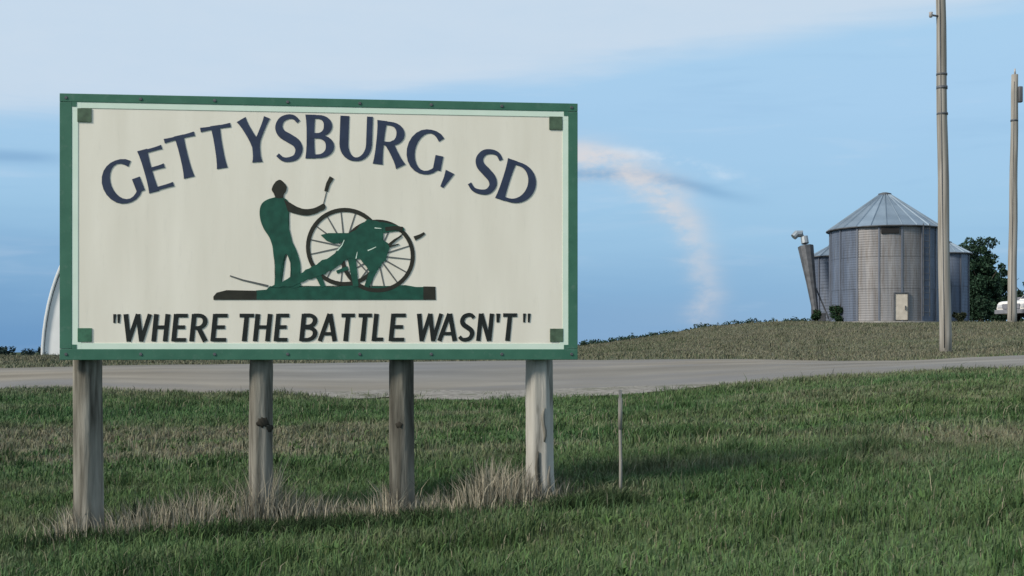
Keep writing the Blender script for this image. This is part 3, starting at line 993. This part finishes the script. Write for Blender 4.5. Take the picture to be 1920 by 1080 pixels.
# --- posts
def post_mesh(r, h, seed, flare=0.0, groove=0.06):
    bm = bmesh.new()
    n, m = 28, 40
    rs = np.random.default_rng(seed)
    ph = rs.random(12) * 6.28
    rings = []
    for i in range(m + 1):
        t = i / m
        z = -0.35 + (h + 0.35) * t
        cx = 0.012 * math.sin(3.1 * t + ph[0])
        ring = []
        for k in range(n):
            a = 2 * math.pi * k / n
            rr = r * (1.04 - 0.08 * t)
            rr *= 1 + 0.03 * math.sin(2 * a + ph[1] + 2 * t) + 0.02 * math.sin(5 * a + ph[2] + 3 * t)
            rr *= 1 - groove * max(0, math.sin(7 * a + ph[3] + 0.9 * math.sin(4 * t + ph[4]))) ** 6
            rr *= 1 - groove * 1.2 * max(0, math.sin(3 * a + ph[5] + 1.4 * math.sin(3 * t + ph[6]))) ** 18
            rr += rs.normal(0, 0.0012)
            if flare and z < 0.25:
                rr *= 1 + flare * ((0.25 - z) / 0.6) ** 1.6 * (1 + 0.4 * math.sin(3 * a + ph[7]))
            ring.append(bm.verts.new((cx + rr * math.cos(a), rr * math.sin(a), z)))
        rings.append(ring)
    for i in range(m):
        for k in range(n):
            bm.faces.new((rings[i][k], rings[i][(k + 1) % n], rings[i + 1][(k + 1) % n], rings[i + 1][k]))
    bm.faces.new(rings[-1])
    return bm


inv = sign.matrix_basis.inverted() if False else (Matrix.Translation((mid.x, mid.y, SZ0)) @ Matrix.Rotation(YAW, 4, 'Z')).inverted()
labels = ['thick grey post at the left end', 'grey post with a dark knot', 'thin darker post right of the middle', 'pale peeling post at the right end']
for i, (px, py, r) in enumerate(POSTS):
    x, y = post_xy(px)
    z = g1(x, y)
    loc = inv @ Vector((x, y, z))
    h = (Z_T + SZ0 - 0.25) - z
    o = obj('post', post_mesh(r, h, 20 + i, flare=(0.35, 0.5, 0.25, 0.35)[i], groove=(0.07, 0.06, 0.10, 0.09)[i]),
            (M['post_wood'], M['post_wood'], M['brown_post_wood'], M['pale_post_wood'])[i], sign, True, label=labels[i])
    o.location = (loc.x, 0.073 + r, loc.z)
    o.rotation_euler = (0, (0.004, -0.008, 0.006, -0.014)[i], 0)
    if i in (1, 2):          # dark knots where a branch was cut away
        for (a, zk, sz) in (((-1.35, 0.84, 1.15), (-0.75, 0.79, 0.9)) if i == 1 else ((-1.8, 0.74, 0.7),)):
            bm = bmesh.new()
            bmesh.ops.create_icosphere(bm, subdivisions=3, radius=0.05 * sz)
            for v in bm.verts:
                v.co *= 1 + 0.18 * math.sin(9 * v.co.x / 0.05 + 3 * v.co.z / 0.05)
            bmesh.ops.transform(bm, matrix=Matrix.Translation((r * 0.955 * math.cos(a), r * 0.955 * math.sin(a), zk)) @ Matrix.Rotation(a + math.pi / 2, 4, 'Z') @ Matrix.Diagonal((0.85, 0.2, 0.7, 1)), verts=bm.verts)
            obj('knot', bm, M['dark_wood'], o, True)
    if i == 3:               # strips of bark still clinging
        for (a, za, zb, wd) in ((-1.9, 0.0, 0.42, 0.035), (-1.1, -0.02, 0.3, 0.03), (-1.45, 0.5, 0.78, 0.03)):
            bm = bmesh.new()
            rr = r * 1.05
            add_tube(bm, [(rr * math.cos(a + 0.08 * math.sin(q * 7)), rr * math.sin(a + 0.08 * math.sin(q * 7)), za + (zb - za) * q) for q in np.linspace(0, 1, 7)],
                     [wd * 0.2, wd * .42, wd * .5, wd * .45, wd * .5, wd * .35, wd * .1], 6)
            obj('bark_strip', bm, M['post_wood'], o, True)

# slim marker stake right of the sign
sx_, sy_ = X_at(1163, 10.4), 10.4
st = thing('marker_stake', 'thin weathered stake standing in the grass beyond the right sign post', 'stake', (sx_, sy_, g1(sx_, sy_)))
bm = bmesh.new()
hs = at(1163, 731, 10.4).z - g1(sx_, sy_)
add_tube(bm, [(0, 0, -0.2), (0.004, 0, hs * .3), (-0.003, 0, hs * .7), (0, 0, hs)], [0.014, 0.014, 0.013, 0.012], 8)
obj('rod', bm, M['pole_wood'], st, True)
bm = bmesh.new()
add_tube(bm, [(0, 0, hs * .62), (0, 0, hs * .92)], [0.0175, 0.0175], 10)
obj('reflector_sleeve', bm, M['pole_wood'], st, True)


# ------------------------------------------------------------------ utility poles
def pole(px_b, px_t, Y, height, r0, r1, label, bands, arm_side=None, top=False):
    x = X_at(px_b, Y)
    z = g1(x, Y)
    t = thing('utility_pole', label, 'utility pole', (x, Y, z), 0, 'utility poles by the road')
    dxt = X_at(px_t, Y) - x
    bm = bmesh.new()
    m = 14
    add_tube(bm, [(dxt * i / m + 0.012 * math.sin(i * 1.3), 0, -0.4 + (height + .4) * i / m) for i in range(m + 1)], [r0 + (r1 - r0) * i / m for i in range(m + 1)], 18)
    obj('pole_shaft', bm, M['pole_wood'], t, True)
    for zb, hb in bands:
        f = zb / height
        rr = (r0 + (r1 - r0) * f) + 0.012
        bm = bmesh.new()
        add_tube(bm, [(dxt * f, 0, zb), (dxt * f, 0, zb + hb)], [rr, rr], 18)
        obj('metal_band', bm, M['dull_steel'], t, True)
    if arm_side:
        zb, ln_ = arm_side
        f = zb / height
        bm = bmesh.new()
        add_tube(bm, [(dxt * f, -0.05, zb), (dxt * f - ln_, -0.08, zb + 0.04)], [0.03, 0.03], 8)
        bk = obj('bracket', bm, M['dull_steel'], t, True)
        bm = bmesh.new()
        add_tube(bm, [(dxt * f - ln_, -0.08, zb - 0.03 + q * 0.05) for q in range(4)], [0.04, 0.06, 0.05, 0.06], 10)
        obj('insulator', bm, M['ceramic'], bk, True)
    if top:
        bm = bmesh.new()
        add_box(bm, (dxt + 0.2, -0.1, height - 0.95), (0.2, 0.22, 0.75), bevel=0.05)
        obj('transformer_can', bm, M['dull_steel'], t, True)
        bm = bmesh.new()
        add_tube(bm, [(dxt, 0, height), (dxt, 0, height + 0.28)], [0.05, 0.035], 8)
        obj('pin_insulator', bm, M['ceramic'], t, True)
    # ground wire stapled down the shaft
    bm = bmesh.new()
    add_tube(bm, [(dxt * q + (r0 + (r1 - r0) * q + .004) * -0.5, -(r0 + (r1 - r0) * q + .004) * 0.88, height * q) for q in np.linspace(0.01, 0.97, 12)], [0.012] * 12, 5)
    obj('ground_wire', bm, M['dull_steel'], t, True)
    return t


pole(1773, 1762, 36, 12.2, 0.175, 0.128, 'tall brown utility pole beside the road in front of the largest grain bin', [(7.65, .09), (8.05, .06), (6.9, .06)], (9.75, 0.32))
hp = (at(1900, 140, 58).z - g1(X_at(1897, 58), 58))
pole(1897, 1903, 58, hp, 0.215, 0.15, 'grey utility pole beside the white pickup at the edge of the view', [(hp - 2.2, .09)], None, True)


# ------------------------------------------------------------------ grain bins
def corrugated_wall(bm, rad_, a0, a1, z0, z1, n=8, waves=None, amp=0.0045, thick=0.012):
    """A curved sheet with horizontal corrugation between angles a0 and a1."""
    mz = waves or int((z1 - z0) / 0.11)
    grid = []
    for i in range(mz * 2 + 1):
        z = z0 + (z1 - z0) * i / (mz * 2)
        rr = rad_ + (amp if i % 2 else 0)
        grid.append([bm.verts.new((rr * math.cos(a0 + (a1 - a0) * k / n), rr * math.sin(a0 + (a1 - a0) * k / n), z)) for k in range(n + 1)])
    for i in range(len(grid) - 1):
        for k in range(n):
            bm.faces.new((grid[i][k], grid[i][k + 1], grid[i + 1][k + 1], grid[i + 1][k]))


def grain_bin(label, px, Y, rad_, wall_h, roof_h, nsheet, main=False, group='grain bins on the rise'):
    x = X_at(px, Y)
    z = g1(x, Y)
    t = thing('grain_bin', label, 'grain bin', (x, Y, z), 0, group)
    bm = bmesh.new()
    add_tube(bm, [(0, 0, -0.4), (0, 0, 0.07)], [rad_ + 0.18, rad_ + 0.18], 32)
    obj('base_slab', bm, M['concrete'], t)
    step = 2 * math.pi / nsheet
    tiers = 3 if main else 2
    crs = random.Random(int(px))

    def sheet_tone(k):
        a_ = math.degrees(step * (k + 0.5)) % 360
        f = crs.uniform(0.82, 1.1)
        if main and 235 < a_ < 292:  # painted light: front sheets coloured pale and warm as lit, flanks darker and bluish
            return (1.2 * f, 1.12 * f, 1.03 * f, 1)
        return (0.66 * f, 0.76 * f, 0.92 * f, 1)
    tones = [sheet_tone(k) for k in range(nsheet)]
    th = (wall_h - 0.07) / tiers
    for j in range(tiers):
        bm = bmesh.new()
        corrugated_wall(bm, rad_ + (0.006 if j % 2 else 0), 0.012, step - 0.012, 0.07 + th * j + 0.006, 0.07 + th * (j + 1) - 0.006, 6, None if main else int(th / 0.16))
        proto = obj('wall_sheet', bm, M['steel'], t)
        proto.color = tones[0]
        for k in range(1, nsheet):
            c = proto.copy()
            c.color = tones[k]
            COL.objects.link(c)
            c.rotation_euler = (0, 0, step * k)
    # liner so that no light shows through the joints
    bm = bmesh.new()
    add_tube(bm, [(0, 0, 0.05), (0, 0, wall_h)], [rad_ - 0.02, rad_ - 0.02], 32)
    obj('inner_wall', bm, M['dull_steel'], t)
    # vertical stiffeners on every second joint
    bm = bmesh.new()
    add_box(bm, (rad_ + 0.03, 0, wall_h / 2), (0.05, 0.07, wall_h - 0.1))
    stf = obj('stiffener', bm, M['steel'], t)
    stf.color = (0.62, 0.66, 0.74, 1)
    for k in range(1, nsheet):
        c = stf.copy()
        COL.objects.link(c)
        c.rotation_euler = (0, 0, step * k)
    # roof of wedge panels with raised ribs
    nr = 24 if main else 16
    rs_ = 2 * math.pi / nr
    ro, ri_ = rad_ + 0.16, 0.24 if main else 0.16
    bm = bmesh.new()
    a0, a1 = 0.0, rs_
    zo, zi = wall_h - 0.06, wall_h + roof_h
    pts = []
    for a in (a0, a1):
        for (rr, zz) in ((ro, zo), (ri_, zi)):
            pts.append(Vector((rr * math.cos(a), rr * math.sin(a), zz)))
    v = [bm.verts.new(p) for p in pts]
    bm.faces.new((v[0], v[2], v[3], v[1]))
    # rib along one edge
    w_ = 0.035
    o0, o1 = pts[0], pts[1]
    tn = Vector((-math.sin(a0), math.cos(a0), 0)) * w_
    up = Vector((0, 0, 0.06))
    q = [bm.verts.new(p) for p in (o0 - tn, o1 - tn, o1 + up, o0 + up, o0 + tn, o1 + tn)]
    bm.faces.new((q[0], q[1], q[2], q[3]))
    bm.faces.new((q[3], q[2], q[5], q[4]))
    bm.faces.new((q[0], q[3], q[4]))
    rp = obj('roof_panel', bm, M['roof_steel'], t)
    rp.color = (0.72, 0.84, 0.98, 1)
    for k in range(1, nr):
        c = rp.copy()
        f = crs.uniform(0.72, 1.0)
        c.color = (0.76 * f, 0.88 * f, 1.0 * f, 1)
        COL.objects.link(c)
        c.rotation_euler = (0, 0, rs_ * k)
    bm = bmesh.new()
    add_tube(bm, [(0, 0, zi - 0.06), (0, 0, zi + 0.05), (0, 0, zi + 0.11)], [ri_ + 0.08, ri_ + 0.08, ri_ * 0.5], 20)
    obj('roof_cap', bm, M['dull_steel'], t)
    bm = bmesh.new()
    add_tube(bm, [(ro * math.cos(a), ro * math.sin(a), wall_h - 0.07) for a in np.linspace(0, 2 * math.pi, 49)], [0.035] * 49, 6, False)
    obj('eave_ring', bm, M['dull_steel'], t)
    return t


Yb = 62.0
mb = grain_bin('large weathered galvanised grain bin with conical roof and pale door', 1659, Yb, 2.68, 4.72, 1.75, 16, True)
# door on the near side
bm = bmesh.new()
add_box(bm, (-0.03, -2.73, 0.74), (0.6, 0.06, 1.25), bevel=0.02)
dr = obj('door', bm, M['pale_door'], mb)
bm = bmesh.new()
for c, s in (((-0.36, -2.73, 0.76), (0.05, 0.11, 1.36)), ((0.30, -2.73, 0.76), (0.05, 0.11, 1.36)), ((-0.03, -2.73, 1.41), (0.6, 0.11, 0.06))):
    add_box(bm, c, s)
obj('door_frame', bm, M['dull_steel'], dr)
bm = bmesh.new()
add_box(bm, (0.15, -2.79, 0.7), (0.04, 0.05, 0.2))
obj('handle', bm, M['dull_steel'], dr)
# dark inspection hatch under the eave and ladder
a = -math.pi / 2 - 0.2
bm = bmesh.new()
add_box(bm, (2.71 * math.cos(a), 2.71 * math.sin(a), 4.43), (0.85, 0.08, 0.3), Matrix.Rotation(a + math.pi / 2, 3, 'Z'), bevel=0.02)
obj('hatch', bm, M['dull_black'], mb)
a = -math.pi / 2 + 0.45
lad = bmesh.new()
for s in (-0.2, 0.2):
    p = Vector((2.84 * math.cos(a), 2.84 * math.sin(a), 0)) + Vector((-math.sin(a), math.cos(a), 0)) * s
    add_tube(lad, [(p.x, p.y, 0.3), (p.x, p.y, 4.75)], [0.025, 0.025], 6)
ladder = obj('ladder', lad, M['dull_steel'], mb)
rung = bmesh.new()
add_tube(rung, [tuple(Vector((2.84 * math.cos(a), 2.84 * math.sin(a), 0.5)) + Vector((-math.sin(a), math.cos(a), 0)) * s) for s in (-0.2, 0.2)], [0.016, 0.016], 5)
rg = obj('rung', rung, M['dull_steel'], ladder)
for k in range(1, 14):
    c = rg.copy()
    COL.objects.link(c)
    c.location = (0, 0, 0.31 * k)
# vertical rust-dark gap seam at the right of the front
grain_bin('small grain bin behind the large bin, beside the leaning auger', 1562, 66.5, 1.12, 3.62, 0.55, 10)
grain_bin('small grain bin behind the large bin, beside the dark bushy tree', 1776, 66.5, 1.1, 3.75, 0.55, 10)

# leaning auger with a flared metal casing
ab, atp = at(1532, 600, 63.5), at(1509, 452, 64.5)
ab.z = g1(ab.x, ab.y)
aug = thing('grain_auger', 'dark leaning auger with flared casing and pale hood beside the small bin', 'auger', tuple(ab))
d = atp - ab
bm = bmesh.new()
add_tube(bm, [(0, 0, 0), tuple(d * 0.5), tuple(d * 0.93)], [0.13, 0.26, 0.42], 10)
obj('casing', bm, M['dull_steel'], aug)
bm = bmesh.new()
add_tube(bm, [tuple(d * 0.93), tuple(d * 1.03)], [0.05, 0.05], 8)
obj('shaft', bm, M['dull_steel'], aug)
bm = bmesh.new()
add_tube(bm, [tuple(d * 0.97), tuple(d * 1.05), tuple(d * 1.09 + Vector((-.12, 0, 0))), tuple(d * 1.09 + Vector((-.36, 0, 0))), tuple(d * 1.05 + Vector((-.56, 0, 0)))], [.2, .2, .2, .19, .17], 10)
obj('hood', bm, M['roof_steel'], aug)
bm = bmesh.new()
add_tube(bm, [(0.75, 0.2, 0.0), tuple(d * 0.6)], [0.04, 0.04], 6)
add_tube(bm, [(0.1, 0.9, 0.0), tuple(d * 0.6)], [0.04, 0.04], 6)
obj('support_leg', bm, M['dull_steel'], aug)
bm = bmesh.new()
add_box(bm, (0.1, 0, 0.25), (0.6, 0.5, 0.5), bevel=0.05)
obj('intake_hopper', bm, M['dull_steel'], aug)


# ------------------------------------------------------------------ white arched building behind the sign's left end
Yw = 60.0
cx = X_at(232, Yw)
wb = thing('arched_building', 'white arched building half hidden behind the left end of the sign', 'building', (cx, Yw, min(g1(cx - 3.9, Yw), g1(cx + 3.9, Yw))))
A_, B_, D_ = 3.95, 7.3, 13.0
prof_a = [(A_ * math.cos(t), B_ * math.sin(t)) for t in np.linspace(math.pi, 0, 33)]
nb = 6
for k in range(nb):
    bm = bmesh.new()
    ya, yb = D_ * k / nb + 0.02, D_ * (k + 1) / nb - 0.02
    ring = [[], []]
    for j, y in enumerate((ya, yb)):
        for (px_, pz_) in prof_a:
            ring[j].append(bm.verts.new((px_, y, pz_ - 0.15)))
    for i in range(32):
        bm.faces.new((ring[0][i], ring[0][i + 1], ring[1][i + 1], ring[1][i]))
    obj('roof_panel', bm, M['white_metal'], wb, True)
for k in range(nb + 1):
    bm = bmesh.new()
    add_tube(bm, [(x_ * 1.004, D_ * k / nb, z_ * 1.004 - 0.15) for x_, z_ in prof_a], [0.07] * 33, 6)
    obj('rib', bm, M['white_metal'], wb)
bm = bmesh.new()
add_prism(bm, [(x_ * 0.985, z_ * 0.985 - 0.15) for x_, z_ in prof_a], 0.1, 0.16)
obj('end_wall', bm, M['white_metal'], wb)
bm = bmesh.new()
add_box(bm, (0, 0.06, 1.9), (3.6, 0.06, 3.8), bevel=0.02)
dd = obj('door', bm, M['pale_door'], wb)
bm = bmesh.new()
add_box(bm, (1.5, 0.0, 1.1), (0.06, 0.06, 0.3))
obj('handle', bm, M['dull_steel'], dd)


# ------------------------------------------------------------------ foliage
def leaf_cloud(name, centres, radii, n, size, base, parent=None, seed=1, hollow=0.35, squash=1.0):
    rs = np.random.default_rng(seed)
    cs, rr = np.array(centres, float), np.array(radii, float)
    pr = rr ** 2 / (rr ** 2).sum()
    idx = rs.choice(len(cs), n, p=pr)
    d = rs.normal(size=(n, 3))
    d /= np.linalg.norm(d, axis=1)[:, None]
    u = (hollow + (1 - hollow) * rs.random(n)) ** 0.6
    u *= 1 + 0.22 * rs.normal(size=n) * (rs.random(n) < 0.3)
    p = cs[idx] + d * (rr[idx] * u)[:, None] * np.array([1, 1, squash])
    a = rs.normal(size=(n, 3)); a /= np.linalg.norm(a, axis=1)[:, None]
    b = np.cross(a, rs.normal(size=(n, 3))); b /= np.linalg.norm(b, axis=1)[:, None]
    s = size * rs.uniform(0.5, 1.3, n)[:, None]
    V = np.stack([p - a * s * .5, p + b * s * .32, p + a * s * .5, p - b * s * .32], 1).reshape(-1, 3)
    F = (np.arange(n) * 4)[:, None] + np.arange(4)[None, :]
    clump = rs.uniform(0.7, 1.35, len(cs))[idx]
    col = np.array(base) * (clump * rs.uniform(0.7, 1.35, n))[:, None]
    me = np_mesh(name, V, F, M['leaf'], np.repeat(np.clip(col, .004, 1), 4, axis=0))
    return link_mesh(name, me, parent)


def tree(label, px, Y, h, w, seed, base, lobes, n=9000, group='trees behind the grain bins', low=0.12):
    x = X_at(px, Y)
    z = g1(x, Y)
    t = thing('bushy_tree', label, 'tree', (x, Y, z), 0, group)
    rs = random.Random(seed)
    bm = bmesh.new()
    add_tube(bm, [(0, 0, -0.3), (0.03, 0, h * .2), (-0.04, 0.02, h * .5), (0.05, 0, h * .85)], [0.2, 0.16, 0.11, 0.03], 10)
    tr_ = obj('trunk', bm, M['bark'], t, True)
    for k in range(9):
        a = rs.uniform(0, 6.28)
        z0_ = h * rs.uniform(.15, .6)
        ln_ = w * rs.uniform(.3, .5)
        bm = bmesh.new()
        add_tube(bm, [(0, 0, z0_), (ln_ * .5 * math.cos(a), ln_ * .5 * math.sin(a), z0_ + h * .1), (ln_ * math.cos(a), ln_ * math.sin(a), z0_ + h * .25)], [0.07, 0.045, 0.012], 6)
        obj('limb', bm, M['bark'], tr_, True)
    cs, rr = [], []
    for (lx, lz, lr) in lobes:
        for k in range(16):
            a, bb = rs.uniform(0, 6.28), math.acos(rs.uniform(-1, 1))
            q = lr * rs.uniform(.35, .95)
            cs.append((lx + q * math.sin(bb) * math.cos(a), q * math.sin(bb) * math.sin(a), max(h * low, lz + q * math.cos(bb) * 1.1)))
            rr.append(lr * rs.uniform(.22, .42))
    leaf_cloud('crown', cs, rr, n, 0.17, base, t, seed)
    return t


tree('tall dark bushy tree between the grain bins and the utility pole', 1838, 80, 5.9, 3.2, 3, (0.022, 0.048, 0.028),
     [(-0.15, 4.5, 1.15), (-0.2, 3.1, 1.3), (0.1, 1.7, 1.35), (0.35, 3.8, 1.0), (-0.7, 2.0, 1.0), (-0.7, 3.6, .8), (0.7, 2.6, .9), (-0.3, 0.9, 1.2)], 22000)
tree('lower dark bushy tree behind the front of the white pickup', 1873, 84, 4.6, 2.6, 5, (0.022, 0.05, 0.028),
     [(0, 3.3, .95), (-0.1, 2.2, 1.15), (0.2, 1.2, 1.1), (-0.6, 1.5, .9)], 13000)
tree('dark tree behind the cab of the white pickup', 1928, 88, 4.3, 2.8, 8, (0.022, 0.045, 0.028), [(0, 2.6, 1.1), (0.1, 1.3, 1.1), (-0.5, 1.9, .8)], 10000)


def shrub(label, px, Y, w, h, seed, base=(0.02, 0.045, 0.02)):
    x = X_at(px, Y)
    t = thing('shrub', label, 'shrub', (x, Y, g1(x, Y)), 0, 'shrubs at the foot of the bins')
    bm = bmesh.new()
    for k in range(5):
        a = k * 1.26
        add_tube(bm, [(0, 0, -0.1), (w * .3 * math.cos(a), w * .3 * math.sin(a), h * .8)], [0.03, 0.01], 5)
    obj('stems', bm, M['bark'], t)
    rs = random.Random(seed)
    cs = [(rs.uniform(-.35, .35) * w, rs.uniform(-.35, .35) * w, h * rs.uniform(.15, .75)) for _ in range(10)]
    leaf_cloud('foliage', cs, [w * .24] * 10, 1500, 0.11, base, t, seed)


shrub('dark shrub at the foot of the large bin, left side', 1571, 61.0, 0.75, 1.15, 2)
shrub('dark shrub at the foot of the leaning auger', 1529, 62.5, 0.5, 0.8, 4)
shrub('low shrub right of the utility pole by the bin foot', 1800, 60.5, 0.6, 0.6, 6, (0.035, 0.045, 0.025))

# far shelterbelt on the plain and a weedy fence row along the crest of the rise
rs = np.random.default_rng(5)
n = 420
fx = rs.uniform(-260, 70, n)
fy = 420 + rs.normal(0, 6, n)
leafs = leaf_cloud('treeline', np.c_[fx, fy, rs.uniform(0.4, 2.6, n)], rs.uniform(0.9, 1.7, n), 26000, 0.8, (0.012, 0.03, 0.028), None, 5)
tag(leafs, 'dark line of trees far off on the left horizon', None, kind='stuff')
n = 150
px_ = rs.uniform(1090, 1540, n)
fy = 70 + rs.normal(0, .5, n)
fx = X_at(px_, fy)
hh = np.where(px_ > 1305, rs.uniform(0.02, 0.26, n), rs.uniform(-0.08, 0.06, n))
leafs = leaf_cloud('weed_row', np.c_[fx, fy, gz(fx, fy) + hh], rs.uniform(0.14, 0.3, n), 9000, 0.12, (0.02, 0.042, 0.026), None, 6)
tag(leafs, 'dark weeds along the crest of the rise left of the bins', None, kind='stuff')

# ------------------------------------------------------------------ white pickup at the right edge
Yt = 60.0
tx = X_at(1981, Yt)
tr = thing('pickup_truck', 'white pickup truck cut off by the edge of the view beside the utility pole', 'pickup', (tx, Yt + 0.6, g1(tx, Yt)), R(24))


def arch(cx, r, z0=0.42, n=9):
    return [(cx + r * math.cos(t), max(z0, 0.38 + r * math.sin(t))) for t in np.linspace(0, math.pi, n)]


XF, XR = -1.62, 1.62
side = [(-2.55, .48), (-2.6, .72), (-2.52, .98), (-2.3, 1.06), (-1.25, 1.14), (2.55, 1.14), (2.6, .52)] + arch(XR, .44) + arch(XF, .44)
bm = bmesh.new()
add_prism(bm, side, -0.93, 0.93)
bmesh.ops.bevel(bm, geom=[e for e in bm.edges if abs(e.verts[0].co.y - e.verts[1].co.y) > 1.5 and e.verts[0].co.z > 0.9], offset=0.05, segments=2, affect='EDGES')
obj('body', bm, M['car_paint'], tr)
bm = bmesh.new()
cb = [(-1.25, 1.12), (-0.55, 1.84), (0.75, 1.88), (0.98, 1.12)]
lo = [bm.verts.new((x_, sy * (0.9 if z_ < 1.5 else 0.72), z_)) for sy in (-1, 1) for x_, z_ in cb]
bm.faces.new(lo[0:4])
bm.faces.new(lo[4:8][::-1])
for i in range(4):
    j = (i + 1) % 4
    bm.faces.new((lo[i], lo[4 + i], lo[4 + j], lo[j]))
bmesh.ops.recalc_face_normals(bm, faces=bm.faces)
bmesh.ops.bevel(bm, geom=bm.edges[:], offset=0.04, segments=2, affect='EDGES')
obj('cab', bm, M['car_paint'], tr)


def quad_part(name, pts, mat, parent, thick=0.012, nrm=None):
    bm = bmesh.new()
    P = [Vector(p) for p in pts]
    nn = nrm or (P[1] - P[0]).cross(P[2] - P[0]).normalized()
    a_ = [bm.verts.new(p + nn * thick) for p in P]
    b_ = [bm.verts.new(p - nn * 0.03) for p in P]
    bm.faces.new(a_)
    bm.faces.new(b_[::-1])
    for i in range(len(P)):
        j = (i + 1) % len(P)
        bm.faces.new((a_[i], b_[i], b_[j], a_[j]))
    bmesh.ops.recalc_face_normals(bm, faces=bm.faces)
    return obj(name, bm, mat, parent)


def cabp(x_, z_, sy):
    return (x_, sy * (0.9 - 0.18 * (z_ - 1.12) / 0.74), z_)


quad_part('windscreen', [(-1.16, -.8, 1.21), (-0.62, -.68, 1.77), (-0.62, .68, 1.77), (-1.16, .8, 1.21)], M['glass_dark'], tr, nrm=Vector((-.72, 0, .69)))
for sy in (-1, 1):
    quad_part('side_window', [cabp(-0.95, 1.2, sy), cabp(-0.02, 1.2, sy), cabp(-0.02, 1.76, sy), cabp(-0.5, 1.76, sy)], M['glass_dark'], tr, nrm=Vector((0, sy, .24)).normalized())
    quad_part('side_window', [cabp(0.06, 1.2, sy), cabp(0.82, 1.2, sy), cabp(0.68, 1.77, sy), cabp(0.06, 1.77, sy)], M['glass_dark'], tr, nrm=Vector((0, sy, .24)).normalized())
    d_ = quad_part('door', [(-1.1, sy * .93, .55), (0.05, sy * .93, .55), (0.05, sy * .93, 1.1), (-1.1, sy * .93, 1.1)], M['car_paint'], tr, 0.012, Vector((0, sy, 0)))
    bm = bmesh.new()
    add_box(bm, (-0.1, sy * .955, 1.0), (.16, .03, .03))
    obj('handle', bm, M['grey_plastic'], d_)
    bm = bmesh.new()
    add_box(bm, (-1.0, sy * 1.03, 1.22), (.1, .2, .16), bevel=.02)
    obj('mirror', bm, M['grey_plastic'], tr)
    bm = bmesh.new()
    add_box(bm, (-2.59, sy * .72, .82), (.08, .3, .17), bevel=.02)
    obj('headlight', bm, M['lamp_glass'], tr)
    for wx in (XF, XR):
        bm = bmesh.new()
        add_tube(bm, [(wx, sy * .66, .38), (wx, sy * .70, .38), (wx, sy * .88, .38), (wx, sy * .92, .38)], [.33, .37, .37, .33], 22)
        wh = obj('wheel', bm, M['dull_black'], tr)
        bm = bmesh.new()
        add_tube(bm, [(wx, sy * .90, .38), (wx, sy * .935, .38)], [.23, .19], 16)
        obj('rim', bm, M['rim'], wh)
bm = bmesh.new()
add_box(bm, (-2.62, 0, .8), (.06, 1.05, .24), bevel=.01)
obj('grille', bm, M['grey_plastic'], tr)
bm = bmesh.new()
add_box(bm, (-2.66, 0, .54), (.16, 1.88, .2), bevel=.03)
obj('bumper', bm, M['grey_plastic'], tr)
bm = bmesh.new()
add_box(bm, (2.66, 0, .56), (.14, 1.8, .18), bevel=.03)
obj('bumper', bm, M['grey_plastic'], tr)
bm = bmesh.new()
add_box(bm, (0, 0, .42), (4.6, 1.1, .2))
obj('chassis', bm, M['dull_black'], tr)
bm = bmesh.new()
add_box(bm, (1.77, 0, 1.145), (1.45, 1.5, .02))
obj('bed_liner', bm, M['dull_black'], tr)
